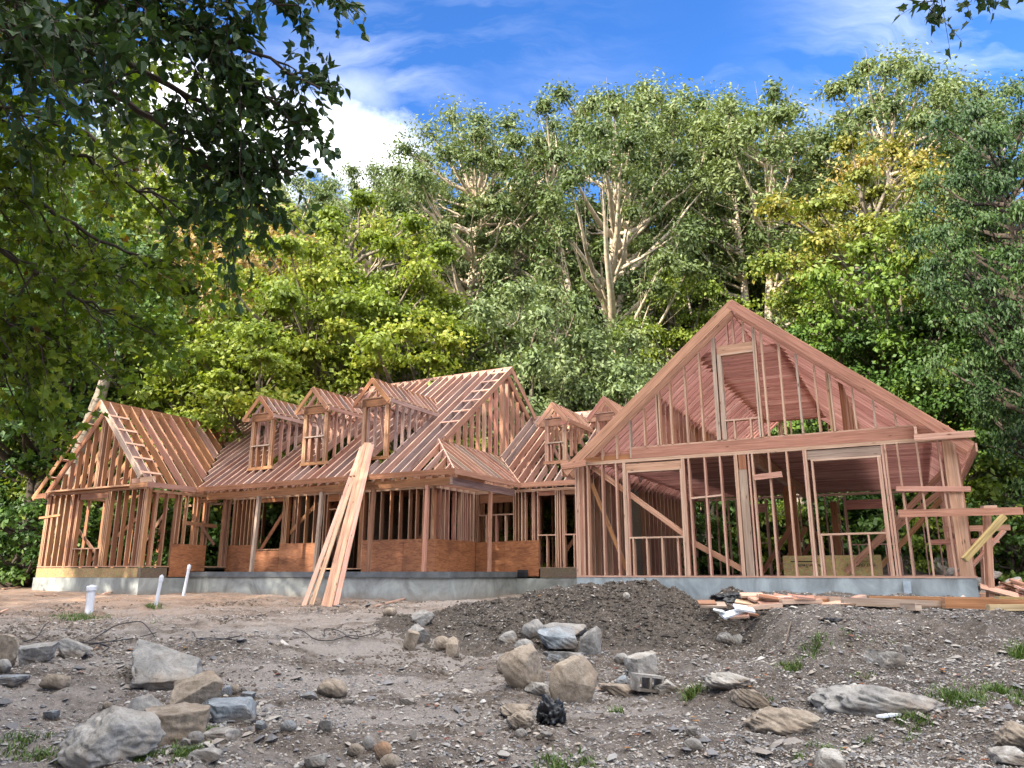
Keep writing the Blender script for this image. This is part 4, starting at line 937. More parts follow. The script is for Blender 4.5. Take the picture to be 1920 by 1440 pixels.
for u, zt in ((-18.72, 2.95), (-18.36, 3.28), (-18.03, 3.65), (-17.68, 4.02), (-17.34, 4.38), (-17.0, 4.76), (-16.64, 5.05), (-16.58, 5.1), (-16.50, 5.15), (-16.28, 5.1), (-15.93, 4.72), (-15.58, 4.38), (-15.2, 4.02), (-14.86, 3.68), (-14.5, 3.3), (-14.15, 2.98)):
    stud(u, -1.6, 2.66, zt - .05, WARM, wg, name='wing_gable_stud')
one('ceiling_joist', (-19.0, 1.2, 2.68), (-13.9, 1.2, 2.68), ST, .2, WARM, wg)
wi = LB()
for v in (3.0, 6.2):
    for i in range(14):
        u = -19 + i * .4
        if v == 6.2 or not 5 < i < 10: wi.bx((u, v, .15), (u, v, 2.5), ST, SW, up=(0, 1, 0), jit=.01)
    wi.bx((-19.05, v, 2.5), (-13.9, v, 2.5), SW, .08)
for i in range(12): wi.bx((-19.05, -1.4 + i * .6, .15), (-19.05, -1.4 + i * .6, 2.5), ST, SW, up=(1, 0, 0))
wi.bx((-19.05, -1.5, 2.54), (-19.05, 7, 2.54), SW, .08)
# inner partitions and rear walls of the long block: dense studs in the dark
for v, u0, u1, st in ((4.2, -13.8, -5.7, .405), (7.5, -13.8, -.5, .405), (10.6, -19, -.5, .405), (6.0, -5.4, -.5, .405)):
    u = u0
    while u < u1:
        if not (v > 10 and (int(u * 3) % 7 in (2, 3, 4))) and not (v == 7.5 and -4 < u < -2): wi.bx((u, v, .15), (u, v, 2.5), ST, SW, up=(0, 1, 0), jit=.01)
        u += st
    wi.bx((u0, v, 2.52), (u1, v, 2.52), SW, .08)
for u, v0, v1 in ((-11.2, 1.8, 10.5), (-8.4, 1.8, 10.5), (-5.55, 4.0, 10.5), (-2.2, 6.0, 10.5)):
    v = v0
    while v < v1: wi.bx((u, v, .15), (u, v, 2.5), ST, SW, up=(1, 0, 0), jit=.01); v += .405
    wi.bx((u, v0, 2.54), (u, v1, 2.54), SW, .08)
for a, b in (((-12.6, 3.4, .2), (-10.9, 3.4, 2.3)), ((-7.6, 3.0, .2), (-6.2, 3.0, 2.2)), ((-3.4, 5.2, .2), (-1.9, 5.2, 1.9)), ((-18.2, 1.0, .2), (-16.4, 1.0, 2.2))): wi.bx(a, b, .03, .12, up=(0, 0, 1))
tag(wi.build('inner_wall_framing', WARM, house), kind='stuff')
fl = panel('floor_sheet', (-19.0, -1.5, .13), (-13.95, 10.6, .13), .03, OSBG, house, 'z'); panel('floor_sheet', (-13.8, 1.7, .125), (-5.6, 10.6, .125), .03, OSBG, house, 'z'); panel('floor_sheet', (-5.5, 4.0, .12), (-.42, 10.6, .12), .03, OSBG, house, 'z')
panel('attic_floor_sheet', (-13.8, 1.9, 2.63), (-5.65, 10.5, 2.63), .03, OSBG, house, 'z'); panel('attic_floor_sheet', (-5.4, 4.2, 2.60), (-.4, 10.5, 2.60), .03, OSBG, house, 'z')
aj = LB()
u = -13.7
while u < -5.7: aj.bx((u, 1.75, 2.53), (u, 10.5, 2.53), ST, .17); u += .405
u = -5.3
while u < -.5: aj.bx((u, 4.05, 2.53), (u, 10.5, 2.53), ST, .13); u += .405
tag(aj.build('attic_joists', WARM, house), kind='stuff')
for a, b in ((-13.7, -9.9), (-9.2, -5.6), (-5.3, -3.6)): panel('rear_shade_sheathing', (a, 10.72, .15), (b, 10.72, 2.5), .02, OSBG, house)  # sheets added to close the rear so the rooms go dark

for a, b in ((-13.7, -12.3), (-11.9, -8.6), (-8.3, -6.9)): panel('shade_sheathing', (a, 4.30, .15), (b, 4.30, 2.5), .02, OSBG, house)  # sheets added behind the porch openings to darken the rooms
for u, a, b in ((-8.33, 1.9, 4.2), (-11.13, 1.9, 3.6)): panel('shade_sheathing', (u, a, .15), (u, b, 2.5), .02, OSBG, house, 'u')
panel('shade_sheathing', (-.38, .4, -.06), (-.38, 7.5, 2.5), .02, OSBG, house, 'u')
# ------------------------------------------------------------------ loose timber
def ground_pt(px, py, dz=0.0): p = on_ground(px, py); p.z += dz; return p
def plank(p0, p1, w, t, mat, label, group, name='plank', up=(0, 0, 1), tone=None, cat='plank'):
    o = LB().bx(p0, p1, w, t, up, 0, tone).build(name, mat); tag(o, label, cat, group); return o
# five long planks leaning on the sill of the dormer nearest the gable
top0 = HW(-7.15, .50, 3.46)
for i, (fx, fy, tu, tz, mat, tn, lab) in enumerate([
    (570, 1135, -7.42, 3.42, PALE, .2, 'pale knotty plank leaning alone on the dormer sill, leftmost of the leaning planks'),
    (584, 1134, -7.30, 3.47, PALE, .9, 'pale plank pressed against the leftmost leaning plank'),
    (608, 1137, -7.20, 3.52, PINK, .9, 'pink plank lowest and widest of the right hand leaning bundle'),
    (618, 1137, -7.08, 3.50, PINK, .5, 'pink plank in the middle of the right hand leaning bundle'),
    (630, 1135, -6.96, 3.44, PALE, .5, 'pale plank at the right edge of the leaning bundle')]):
    a = ground_pt(fx, fy, -.02); b = HW(tu, .42 - .02 * i, tz + .12)
    d = (b - a).normalized(); b = a + d * ((b - a).length + .1)
    plank(a, b, .115 if i != 2 else .15, .04, mat, lab, 'planks leaning on the dormer', tone=tn)
# long boards lying along the bank in front of the garage
LY = 'long boards lying along the bank'
def lay(px0, py0, px1, py1, d0, d1, w, h, mat, label, group=LY, name='board', cat='board', tone=None):
    a = at_depth(px0, py0, d0); b = at_depth(px1, py1, d1)
    for q_ in (a, b): q_.z = max(q_.z, gz(q_.x, q_.y) + h * .5) + .05
    return plank(a, b, w, h * 1.35, mat, label, group, name, cat=cat, tone=tone)
BK = -.60
lay(1630, 1131, 1925, 1141, 13.6, 13.0, .14, .09, WARM, 'pale topped long board rearmost on the bank below the garage corner', tone=.3)
lay(1555, 1139, 1800, 1147, 13.3, 13.0, .14, .09, GREY, 'weathered board left of the longest board on the bank', tone=.5)
lay(1770, 1146, 1930, 1150, 12.8, 12.6, .16, .12, WARM, 'stacked brown boards at the right end of the bank', tone=.1)
lay(1582, 1155, 1765, 1138, 12.7, 12.9, .09, .07, GREY, 'grey board lying slantwise across the others on the bank', tone=.3)
lay(1695, 1150, 1725, 1161, 12.4, 12.1, .12, .08, GREY, 'short grey block end in front of the boards on the bank', tone=.5)
lay(1855, 1156, 1935, 1159, 12.3, 12.2, .14, .07, YELL, 'short pale board nearest on the bank at the right edge')
lay(1870, 1133, 1930, 1136, 12.9, 12.8, .2, .12, YELL, 'yellowish boards stacked at the right edge under the rubble')
lay(1400, 1146, 1465, 1144, 12.7, 12.8, .12, .05, PALE, 'pale pink board lying at the left end of the boards')
lay(1465, 1142, 1540, 1141, 12.9, 13.0, .12, .05, PALE, 'pale pink board in line behind the left end board')
lay(1470, 1133, 1640, 1137, 13.4, 13.3, .12, .07, WARM, 'brown board behind the pink ones by the foundation')
lay(1490, 1126, 1578, 1129, 13.8, 13.7, .16, .06, PINK, 'orange pink board lying against the foundation')
lay(1600, 1130, 1618, 1124, 13.8, 14.2, .14, .05, PALE, 'small pale offcut by the foundation')
# short offcuts heaped left of them
so = random.Random(21)
spots = [(1418, 1122, 'cream offcut block standing in the scrap heap', PALE, 50), (1432, 1128, 'large pink triangular offcut in the scrap heap', PALE, 20), (1450, 1120, 'pink board lying on the scrap heap', PALE, 10), (1470, 1121, 'dark pink offcut pointing right in the scrap heap', PINK, -30),
         (1492, 1121, 'orange offcut sloping down by the foundation', PINK, -35), (1504, 1122, 'second orange offcut beside the sloping one', PINK, -30), (1395, 1141, 'white cut triangle at the foot of the scrap heap', WHITEST, 15), (1373, 1150, 'pale square offcut lowest on the slope left of the boards', WHITEST, 40), (1385, 1154, 'pale notched offcut near the square one', PALE, -10),
         (1352, 1148, 'pointed white offcut left of the square one', WHITEST, 70), (1400, 1131, 'thin pink sliver beside the black sheet', PALE, -40), (1408, 1133, 'second thin pink sliver beside the black sheet', PALE, -35), (1462, 1131, 'dark wet board under the scrap heap', GREY, 0), (1336, 1134, 'grey topped board left of the black sheet', GREY, -4), (1325, 1130, 'brown lath left of the black sheet', WARM, 4), (1440, 1134, 'orange pink offcut in the middle of the heap', PINK, 25)]
for i, (px, py, lab, mat, ang) in enumerate(spots):
    c = at_depth(px, py, 13.3 if py < 1136 else 12.6); zg_ = gz(c.x, c.y); c.z = max(c.z, zg_ + .02) if c.z > zg_ - .1 else zg_ + .03
    a = math.radians(ang); L = so.uniform(.22, .42) * (1.7 if 'board' in lab else 1)
    d = Vector((math.cos(a), math.sin(a) * .5, so.uniform(-.2, .25) if i < 12 else 0)).normalized() * L / 2
    plank(c - d, c + d, .12 + .05 * so.random(), .035, mat, lab, 'offcuts in the scrap heap', 'offcut', up=(so.uniform(-.3, .3), -.45, 1), cat='offcut')
for i in range(26):
    px = so.uniform(1405, 1600); py = so.uniform(1117, 1138) + (px - 1405) * .02
    c = at_depth(px, py, so.uniform(12.9, 13.6)); c.z = gz(c.x, c.y) + so.uniform(.03, .20) * (1 - (px - 1405) / 260)
    a = so.uniform(-.5, .5); L = so.uniform(.2, .6); d = Vector((math.cos(a), math.sin(a) * .6, so.uniform(-.2, .15))).normalized() * L / 2
    plank(c - d, c + d, so.uniform(.08, .17), .035, so.choice([PINK, PALE, PALE, WARM, PINKD]), 'pink or tan offcut lying in the heap against the garage foundation', 'loose offcuts by the garage foundation', 'offcut', up=(so.uniform(-.3, .3), so.uniform(-.6, .1), 1), cat='offcut')
# scrap lumber pile behind the right foundation corner
for i in range(46):
    px = so.uniform(1838, 1940); t = (px - 1838) / 90; py = so.uniform(1132 - 44 * min(1, t + .25) * (1 if t < .7 else .85), 1136)
    c = at_depth(px, py, so.uniform(14.4, 15.3)); a = so.uniform(-.6, .6); L = so.uniform(.25, .8)
    d = Vector((math.cos(a) * .8, math.sin(a) * .8, so.uniform(-.45, .3))).normalized() * L / 2
    plank(c - d, c + d, so.uniform(.07, .15), .035, so.choice([PINK, PINK, PINKD, PALE, WARM]), 'pink board end in the rubble pile right of the foundation corner', 'board ends in the rubble pile', 'scrap_board', up=(so.uniform(-.5, .5), so.uniform(-.8, .2), 1), cat='board')
# sawhorse like frame right of the corner
def D(px, py, d): return at_depth(px, py, d)
o = empty('timber_stand', (D(1868, 1110, 14.6).x, 14.6, gz(D(1868, 1110, 14.6).x, 14.6))); tag(o, 'rough timber stand of posts and cross boards right of the garage corner', 'timber stand')
def pt(px, py, d): return D(px, py, d) - o.location
for nm, a, b, w_, h_, m, up in [('post', (1858, 1133, 14.5), (1850, 965, 14.5), .11, .10, PINK, (0, 1, 0)), ('post', (1846, 1100, 15.2), (1840, 985, 15.2), .05, .10, PALE, (0, 1, 0)),
                                ('cross_board', (1685, 963, 14.35), (1917, 958, 14.2), .035, .14, PINK, (0, 0, 1)), ('cross_board', (1768, 992, 15.2), (1894, 989, 14.9), .035, .11, PINK, (0, 0, 1)), ('cross_board', (1745, 1017, 15.6), (1873, 1013, 15.4), .035, .10, PINK, (0, 0, 1)),
                                ('block', (1842, 952, 14.3), (1866, 951, 14.3), .12, .07, PINK, (0, 0, 1)), ('prop', (1882, 968, 14.1), (1808, 1050, 14.0), .10, .10, YELL, (0, 1, 0)), ('prop', (1882, 996, 14.7), (1822, 1062, 14.7), .04, .12, PINK, (0, 1, 0))]:
    one(nm, pt(*a), pt(*b), w_, h_, m, o, up=up)
# small laths on the yard
for a, b, lab in (((193, 1116), (232, 1105), 'pale lath lying on the earth before the left wing'), ((65, 1116), (105, 1118), 'short pale lath at the far left of the yard'), ((705, 1139), (788, 1117), 'long pale lath lying below the porch foundation'), ((0, 1151), (13, 1146), 'pale stick end at the left edge'), ((5, 1106), (38, 1102), 'thin pale lath by the left foundation')):
    a, b = ground_pt(*a, .03), ground_pt(*b, .03); plank(a, b, .06, .03, PALE, lab, 'laths on the earth', 'lath', cat='lath')

# ------------------------------------------------------------------ stones
def rockmat(name, a, b, c, dark=(.10, .085, .07)):
    m, nt, p = new_mat(name); tc = N(nt, 'ShaderNodeTexCoord'); geo = N(nt, 'ShaderNodeNewGeometry')
    n1 = N(nt, 'ShaderNodeTexNoise', ins={2: 3.5, 3: 7.0, 4: .62}); n1.inputs['Distortion'].default_value = .8; LK(nt, tc.outputs['Object'], n1.inputs[0])
    n2 = N(nt, 'ShaderNodeTexNoise', ins={2: 34, 3: 4.0, 4: .7}); LK(nt, tc.outputs['Object'], n2.inputs[0])
    col = ramp(nt, n1.outputs[0], [(.32, a), (.5, b), (.66, c)])
    col = mixc(nt, ramp(nt, n2.outputs[0], [(.36, .55), (.5, 0.0)]), col, mixc(nt, 1.0, col, (.5, .47, .44), 'MULTIPLY'))
    n3 = N(nt, 'ShaderNodeTexNoise', ins={2: 1.6, 3: 3.0}); LK(nt, tc.outputs['Object'], n3.inputs[0])
    col = mixc(nt, ramp(nt, n3.outputs[0], [(.48, 0.0), (.62, .6)]), col, (.20, .14, .09))
    se = N(nt, 'ShaderNodeSeparateXYZ'); LK(nt, tc.outputs['Object'], se.inputs[0])
    soil = ramp(nt, math_n(nt, 'ADD', math_n(nt, 'MULTIPLY', se.outputs[2], 4.0), math_n(nt, 'MULTIPLY', math_n(nt, 'SUBTRACT', n1.outputs[0], .5), 1.6)), [(.05, .85), (.55, 0.0)])
    col = mixc(nt, soil, col, (.10, .08, .064))
    LK(nt, col, p.inputs['Base Color']); p.inputs['Roughness'].default_value = .85
    bump(nt, p, math_n(nt, 'ADD', n1.outputs[0], math_n(nt, 'MULTIPLY', n2.outputs[0], .35)), .03, .8)
    return m
RT = rockmat('tan_stone', (.16, .125, .09), (.27, .22, .17), (.38, .33, .26)); RG = rockmat('grey_stone', (.13, .125, .12), (.24, .23, .215), (.36, .345, .32))
RB = rockmat('blue_grey_stone', (.12, .14, .16), (.21, .235, .255), (.33, .35, .365)); RW = rockmat('pale_stone', (.20, .185, .165), (.33, .31, .28), (.47, .45, .42)); RO = rockmat('brown_stone', (.17, .095, .055), (.26, .155, .09), (.33, .22, .14))
ICO = None; ROCKS = []
def rock_mesh(seed, sx, sy, sz, cuts, rough=.05, rnd=.0, boxy=False):
    global ICO
    if ICO is None:
        bm = bmesh.new(); bmesh.ops.create_icosphere(bm, subdivisions=5, radius=1.0); bm.verts.ensure_lookup_table()
        ICO = (np.array([v.co[:] for v in bm.verts]), np.array([[v.index for v in f.verts] for f in bm.faces])); bm.free()
    rng = np.random.default_rng(seed); v = ICO[0].copy()
    ns = rng.normal(size=(cuts, 3)); ns /= np.linalg.norm(ns, axis=1)[:, None]
    ds = .52 + .28 * rng.random(cuts) + rnd * .25
    if boxy:
        bx6 = np.array([[1, 0, 0], [-1, 0, 0], [0, 1, 0], [0, -1, 0], [0, 0, 1], [0, 0, -1.]]) + rng.normal(size=(6, 3)) * .24
        bx6 /= np.linalg.norm(bx6, axis=1)[:, None]; ns = np.concatenate([bx6, ns[:4]]); ds = np.concatenate([.46 + .12 * rng.random(6), .60 + .14 * rng.random(4)])
    for n_, d in zip(ns, ds):
        pass; k = v @ n_ - d; m = k > 0; v[m] -= np.outer(k[m], n_) * (.97 - rnd * .5)
    v /= np.abs(v).max(0) * 2
    x, y, z = v.T
    nz = fbm(x * 3 + seed, y * 3 + z * 3, seed % 97, 2) * rough * .8 + fbm(x * 11 + z * 9, y * 11 - z * 8, seed % 89 + 3, 3) * rough * .9
    v = v + v / (np.linalg.norm(v, axis=1)[:, None] + 1e-6) * nz[:, None]
    v *= np.array([sx, sy, sz]); v[:, 2] += sz * .5
    return np_mesh('rock', v, ICO[1], True)
def rock(px0, py0, px1, py1, mat, label, kind='block', tilt=(0, 0, 0), sink=.22, name='boulder', dd=.8, depth_y=None, lift=0.0, hs=1.0):
    """a stone whose foot stands on the ground seen at the given spot"""
    base = on_ground((px0 + px1) / 2, py1 - (py1 - py0) * .12) if depth_y is None else at_depth((px0 + px1) / 2, py1, depth_y)
    s = base.y / 1442; W_ = (px1 - px0) * s; Hh = (py1 - py0) * s
    Dp = W_ * dd if W_ < Hh * 3 else W_ * .5
    hz = max(Hh - Dp * .13, Hh * .6) * hs
    seed = int(px0 * 7 + py0 * 13)
    boxy = kind in ('block', 'slab'); cuts, rough, rnd = {'block': (8, .06, 0), 'round': (7, .045, .6), 'slab': (7, .065, 0), 'rough': (9, .11, .3), 'worn': (12, .04, .0)}[kind]
    me = rock_mesh(seed, W_ * 1.03, Dp, hz * (1 + sink), cuts, rough, rnd, boxy)
    o = add(name, me, mat); o.location = (base.x, base.y + Dp * .25, base.z - hz * sink + lift); o.rotation_euler = tilt
    if depth_y is None: ROCKS.append((base.x, base.y + Dp * .25, W_ * .5, Dp * .5))
    tag(o, label, 'boulder' if name == 'boulder' else 'stone'); return o
R = rock
R(214, 1222, 366, 1300, RG, 'largest smooth grey boulder, tilted above the heap of blocks on the left', 'slab', (.50, .26, .1), dd=.85, hs=.62, lift=.14)
R(312, 1270, 403, 1342, RT, 'squared tan block with a pale flat top right below the largest tilted boulder', 'block', (.28, -.10, .45))
R(261, 1330, 385, 1398, RT, 'squared block with pale gritty top nearest the grass on the left', 'block', (.22, -.03, .22))
R(224, 1311, 312, 1374, RG, 'rounded grey stone wedged behind the squared gritty block', 'worn', (0, -.35, .3))
R(390, 1316, 476, 1360, RB, 'blue grey slab lying right of the two squared blocks', 'slab', (.1, -.12, .3))
R(103, 1350, 262, 1455, RW, 'big pitted whitish boulder at the bottom left', 'rough', (0, .05, .6))
R(70, 1267, 121, 1299, RT, 'small tan and grey boulder alone on the left gravel', 'worn', (0, .1, .2))
R(18, 1203, 98, 1250, RG, 'flat grey slab overhanging a hollow at the left', 'slab', (.05, -.05, .1))
R(98, 1200, 159, 1236, RG, 'pale grey triangular stone right of the overhanging slab', 'block', (0, .15, .3))
R(-28, 1196, 22, 1256, RT, 'tall tan stone cut off by the left edge', 'block', (0, 0, .4))
R(-14, 1242, 15, 1267, RG, 'dark grey cobble below the tall stone at the left edge', 'round', name='stone')
R(-12, 1266, 38, 1288, RB, 'flat pale slab at the left edge', 'slab', name='stone')
R(592, 1277, 646, 1314, RT, 'lone rounded tan boulder on the mud in the middle', 'round', (0, .1, .3))
R(556, 1298, 595, 1312, RB, 'flat blue grey flag beside the lone rounded boulder', 'slab', name='stone', sink=.4)
R(636, 1310, 664, 1323, RW, 'small pale flat stone right of the lone rounded boulder', 'slab', name='stone')
R(746, 1308, 776, 1324, RW, 'white angular stone alone on smooth mud', 'block', name='stone')
R(753, 1184, 781, 1226, RT, 'upright tan stone at the left end of the mound stones', 'block', (0, .1, .2), name='stone')
R(765, 1174, 808, 1211, RG, 'grey wedge stone leaning over the upright tan stone', 'slab', (.2, -.35, .2), name='stone')
R(782, 1142, 824, 1178, RG, 'long grey stone pointing up the left flank of the mound', 'slab', (0, -.6, .3), name='stone')
R(812, 1195, 847, 1225, RT, 'rounded stone left of a pair at the foot of the mound', 'round', name='stone')
R(836, 1201, 863, 1238, RT, 'tan and blue stone right of a pair at the foot of the mound', 'block', name='stone')
R(938, 1187, 976, 1210, RG, 'dark mossy stone left of the rock heap on the mound', 'slab', (0, -.2, 0), name='stone')
R(966, 1201, 1001, 1226, RG, 'small grey stone left of the white topped slab', 'round', name='stone')
R(980, 1164, 1023, 1202, RG, 'dark rounded stone at the top left of the rock heap', 'round')
R(1016, 1167, 1106, 1204, RG, 'long grey boulder at the back of the rock heap', 'worn', (0, 0, .1))
R(1022, 1218, 1104, 1250, RG, 'grey stone supporting the white topped slab', 'block', (0, 0, .1))
R(1082, 1182, 1129, 1236, RG, 'upright grey stone crossed by white veins', 'slab', (-.1, .05, .1), dd=.5)
R(1011, 1184, 1086, 1228, RB, 'white topped bluish slab crowning the rock heap', 'slab', (.3, -.06, .15), lift=.06)
R(933, 1228, 978, 1270, RT, 'round tan boulder behind the large left boulder of the heap', 'round')
R(943, 1216, 1036, 1294, RT, 'large faceted tan boulder at the left of the rock heap', 'worn', (0, -.12, .3))
R(1034, 1243, 1127, 1334, RT, 'large upright flat faced tan boulder, front of the rock heap', 'worn', (-.12, 0, .1), dd=.45)
R(986, 1279, 1038, 1308, RW, 'pale flat slab between the two large tan boulders', 'slab', (.1, .05, .2))
R(1022, 1226, 1052, 1244, RB, 'small blue grey stone between the heap boulders', 'slab', name='stone')
R(1124, 1281, 1188, 1308, RT, 'long flat tan stone sloping right of the upright boulder', 'slab', (0, .2, .1))
R(1182, 1233, 1239, 1278, RW, 'white topped block perched above the hollow concrete block', 'block', (.1, -.1, .3), lift=.04)
R(1160, 1268, 1185, 1290, RB, 'small bluish slab left of the white topped block', 'slab', (0, -.4, 0), name='stone')
R(1152, 1228, 1183, 1249, RG, 'grey cobble on the mound foot above the perched block', 'round', name='stone')
R(1226, 1280, 1276, 1304, RW, 'pale broken slab right of the hollow concrete block', 'slab', (0, -.3, .2), name='stone')
R(935, 1322, 1000, 1352, RT, 'tan stone at the left of the black cloth bag', 'rough', name='stone')
R(952, 1340, 1000, 1376, RT, 'knobbly tan stone below its twin left of the black bag', 'rough', name='stone')
R(965, 1370, 988, 1388, RG, 'small round stone below the knobbly stones', 'round', name='stone')
R(1012, 1378, 1036, 1392, RG, 'small grey stone under the black bag', 'block', name='stone')
R(1326, 1262, 1425, 1300, RW, 'whitish flat rock on the small gravel mound', 'rough', (0, .08, .1))
R(1362, 1294, 1440, 1332, RT, 'tan rock edge jutting over a hollow on the gravel mound', 'slab', (0, .25, .1))
R(1403, 1336, 1540, 1380, RT, 'long buried tan rock with a rounded left end', 'rough', (0, .05, .05), sink=.4, dd=.3)
R(1536, 1290, 1760, 1350, RG, 'longest flat rock half buried in the right gravel', 'rough', (0, .04, .02), sink=.45, dd=.3)
R(1642, 1222, 1701, 1254, RW, 'whitish rounded block alone on the right gravel bank', 'block', (0, 0, .2))
R(1698, 1212, 1712, 1230, RG, 'small upright grey stone beside the lone whitish block', 'block', name='stone')
R(1342, 1186, 1380, 1212, RG, 'rough grey stone on the right foot of the mound', 'rough', (0, .4, .2), name='stone')
R(1366, 1192, 1393, 1214, RG, 'smooth grey disc leaning on the rough stone at the mound foot', 'round', (0, .5, 0), name='stone', dd=.5)
R(1883, 1364, 1960, 1415, RT, 'tan boulder cut off by the right edge', 'rough')
R(1870, 1408, 1945, 1440, RW, 'white stone at the bottom right corner', 'block', name='stone')
R(700, 1401, 732, 1433, RO, 'orange brown cobble at the bottom of the picture', 'round', name='stone')
R(650, 1397, 682, 1420, RT, 'tan cobble left of the orange brown one', 'round', name='stone')
R(711, 1422, 748, 1448, RT, 'pale tan cobble right below the orange brown one', 'round', name='stone')
R(1534, 1413, 1592, 1452, RW, 'pale broken rock at the bottom right of the long flat rock', 'block', name='stone')
R(717, 1140, 742, 1157, RT, 'small tan stone on the earth right of the leaning planks', 'round', name='stone')
R(1168, 1117, 1182, 1131, RW, 'white round stone near the top of the mound', 'round', name='stone', sink=.3)
R(348, 1376, 378, 1398, RG, 'small round grey stone before the squared gritty block', 'round', name='stone')
R(374, 1371, 440, 1396, RW, 'flat white slab right of the small round grey stone', 'slab', name='stone', sink=.3)
R(354, 1403, 414, 1432, RW, 'white pointed slab on the grass at the bottom left', 'slab', (0, -.1, .2), name='stone', sink=.3)
R(330, 1388, 362, 1404, RW, 'low pale stone in front of the squared gritty block', 'slab', name='stone')
for i, (x0, y0, x1, y1, m_, lb) in enumerate([(402, 1285, 414, 1308, RO, 'thin upright brown stone right of the tan block'), (413, 1288, 432, 1310, RB, 'dark blue stone in the small stone cluster'), (426, 1287, 447, 1306, RT, 'tan cobble in the small stone cluster'), (446, 1288, 468, 1302, RG, 'grey cobble at the right of the small stone cluster'), (446, 1300, 474, 1318, RB, 'blue slab below the small stone cluster'), (372, 1312, 422, 1340, RB, 'dark slab leaning in front of the tan block'), (452, 1338, 482, 1350, RB, 'flat blue flake right of the blue grey slab'), (450, 1350, 474, 1362, RG, 'grey flake below the flat blue flake'),
                                                (190, 1318, 208, 1334, RT, 'yellowish cobble on the dark slope under the tilted boulder'), (80, 1335, 104, 1352, RB, 'squared blue grey stone on the left gravel'), (594, 1352, 622, 1376, RG, 'angular grey stone lower middle'), (525, 1358, 552, 1378, RB, 'blue grey shard lower left of the middle'), (478, 1354, 496, 1374, RB, 'grey block left of the blue grey shard'), (768, 1372, 782, 1394, RW, 'pale upright shard on the dark gravel'), (678, 1388, 698, 1414, RG, 'grey shard behind the orange brown cobble'), (570, 1420, 610, 1446, RG, 'striped grey flag at the bottom edge'), (1286, 1366, 1310, 1384, RG, 'dark cobble on the gravel below the small mound'), (1285, 1395, 1318, 1418, RG, 'grey cobble near the red leaves'), (1110, 1262, 1122, 1276, RG, 'cobble behind the upright boulder')]):
    R(x0, y0, x1, y1, m_, lb, ['block', 'slab', 'round'][i % 3], name='stone')
# large pale boulder and heap behind the garage
R(1752, 1040, 1792, 1078, RW, 'pale boulder seen through the last garage studs', 'round', depth_y=27.5)
mb = g = None
Xg, Yg = np.meshgrid(np.linspace(-3.4, 3.4, 60), np.linspace(-2.4, 2.4, 40)); Zg = 1.5 * np.exp(-(Xg / 1.6) ** 2 - (Yg / 1.3) ** 2) + fbm(Xg * 2, Yg * 2, 77, 3) * .25 - .15
i_ = np.arange(2400).reshape(40, 60); fc = np.stack([i_[:-1, :-1].ravel(), i_[:-1, 1:].ravel(), i_[1:, 1:].ravel(), i_[1:, :-1].ravel()], 1)
q = at_depth(1690, 1075, 28.5); o = add('far_dirt_mound', np_mesh('far_dirt_mound', np.stack([Xg.ravel(), Yg.ravel(), Zg.ravel()], 1), fc, True), MND); o.location = (q.x, 28.5, gz(q.x, 28.5) - .1); tag(o, 'brown dirt heap seen through the garage studs beside the pale boulder', 'dirt mound')
for i, (px, py, w_) in enumerate([(1848, 1095, 20), (1905, 1098, 26), (1870, 1080, 14), (1850, 1118, 16), (1790, 1076, 16)]):
    R(px - w_, py - w_ * .7, px + w_, py, RW if i % 2 else RG, ['white slab on the rubble beside the timber stand', 'white shard at the right edge of the rubble', 'small pale stone behind the timber stand', 'grey stone under the rubble beside the foundation', 'white rubble stone behind the last stud'][i], 'slab', (0, -.5, .3), depth_y=15.5 + i * .2, name='stone')

# hollow concrete block
c0 = on_ground(1212, 1298); bm = bmesh.new()
L_, H_, W_ = .36, .19, .19
o = empty('hollow_block', (c0.x, c0.y, c0.z + .0)); o.rotation_euler = (0, .12, .35); tag(o, 'hollow concrete block with two open cores lying under the white topped block', 'concrete block')
cb_ = LB()
for z_ in (.015, H_ - .015): cb_.bx((-L_ / 2, 0, z_), (L_ / 2, 0, z_), W_, .03)
for x_ in (-L_ / 2 + .015, 0, L_ / 2 - .015): cb_.bx((x_, 0, .031), (x_, 0, H_ - .031), .03, W_, up=(0, 1, 0))
cb_.build('shell', RW, o)

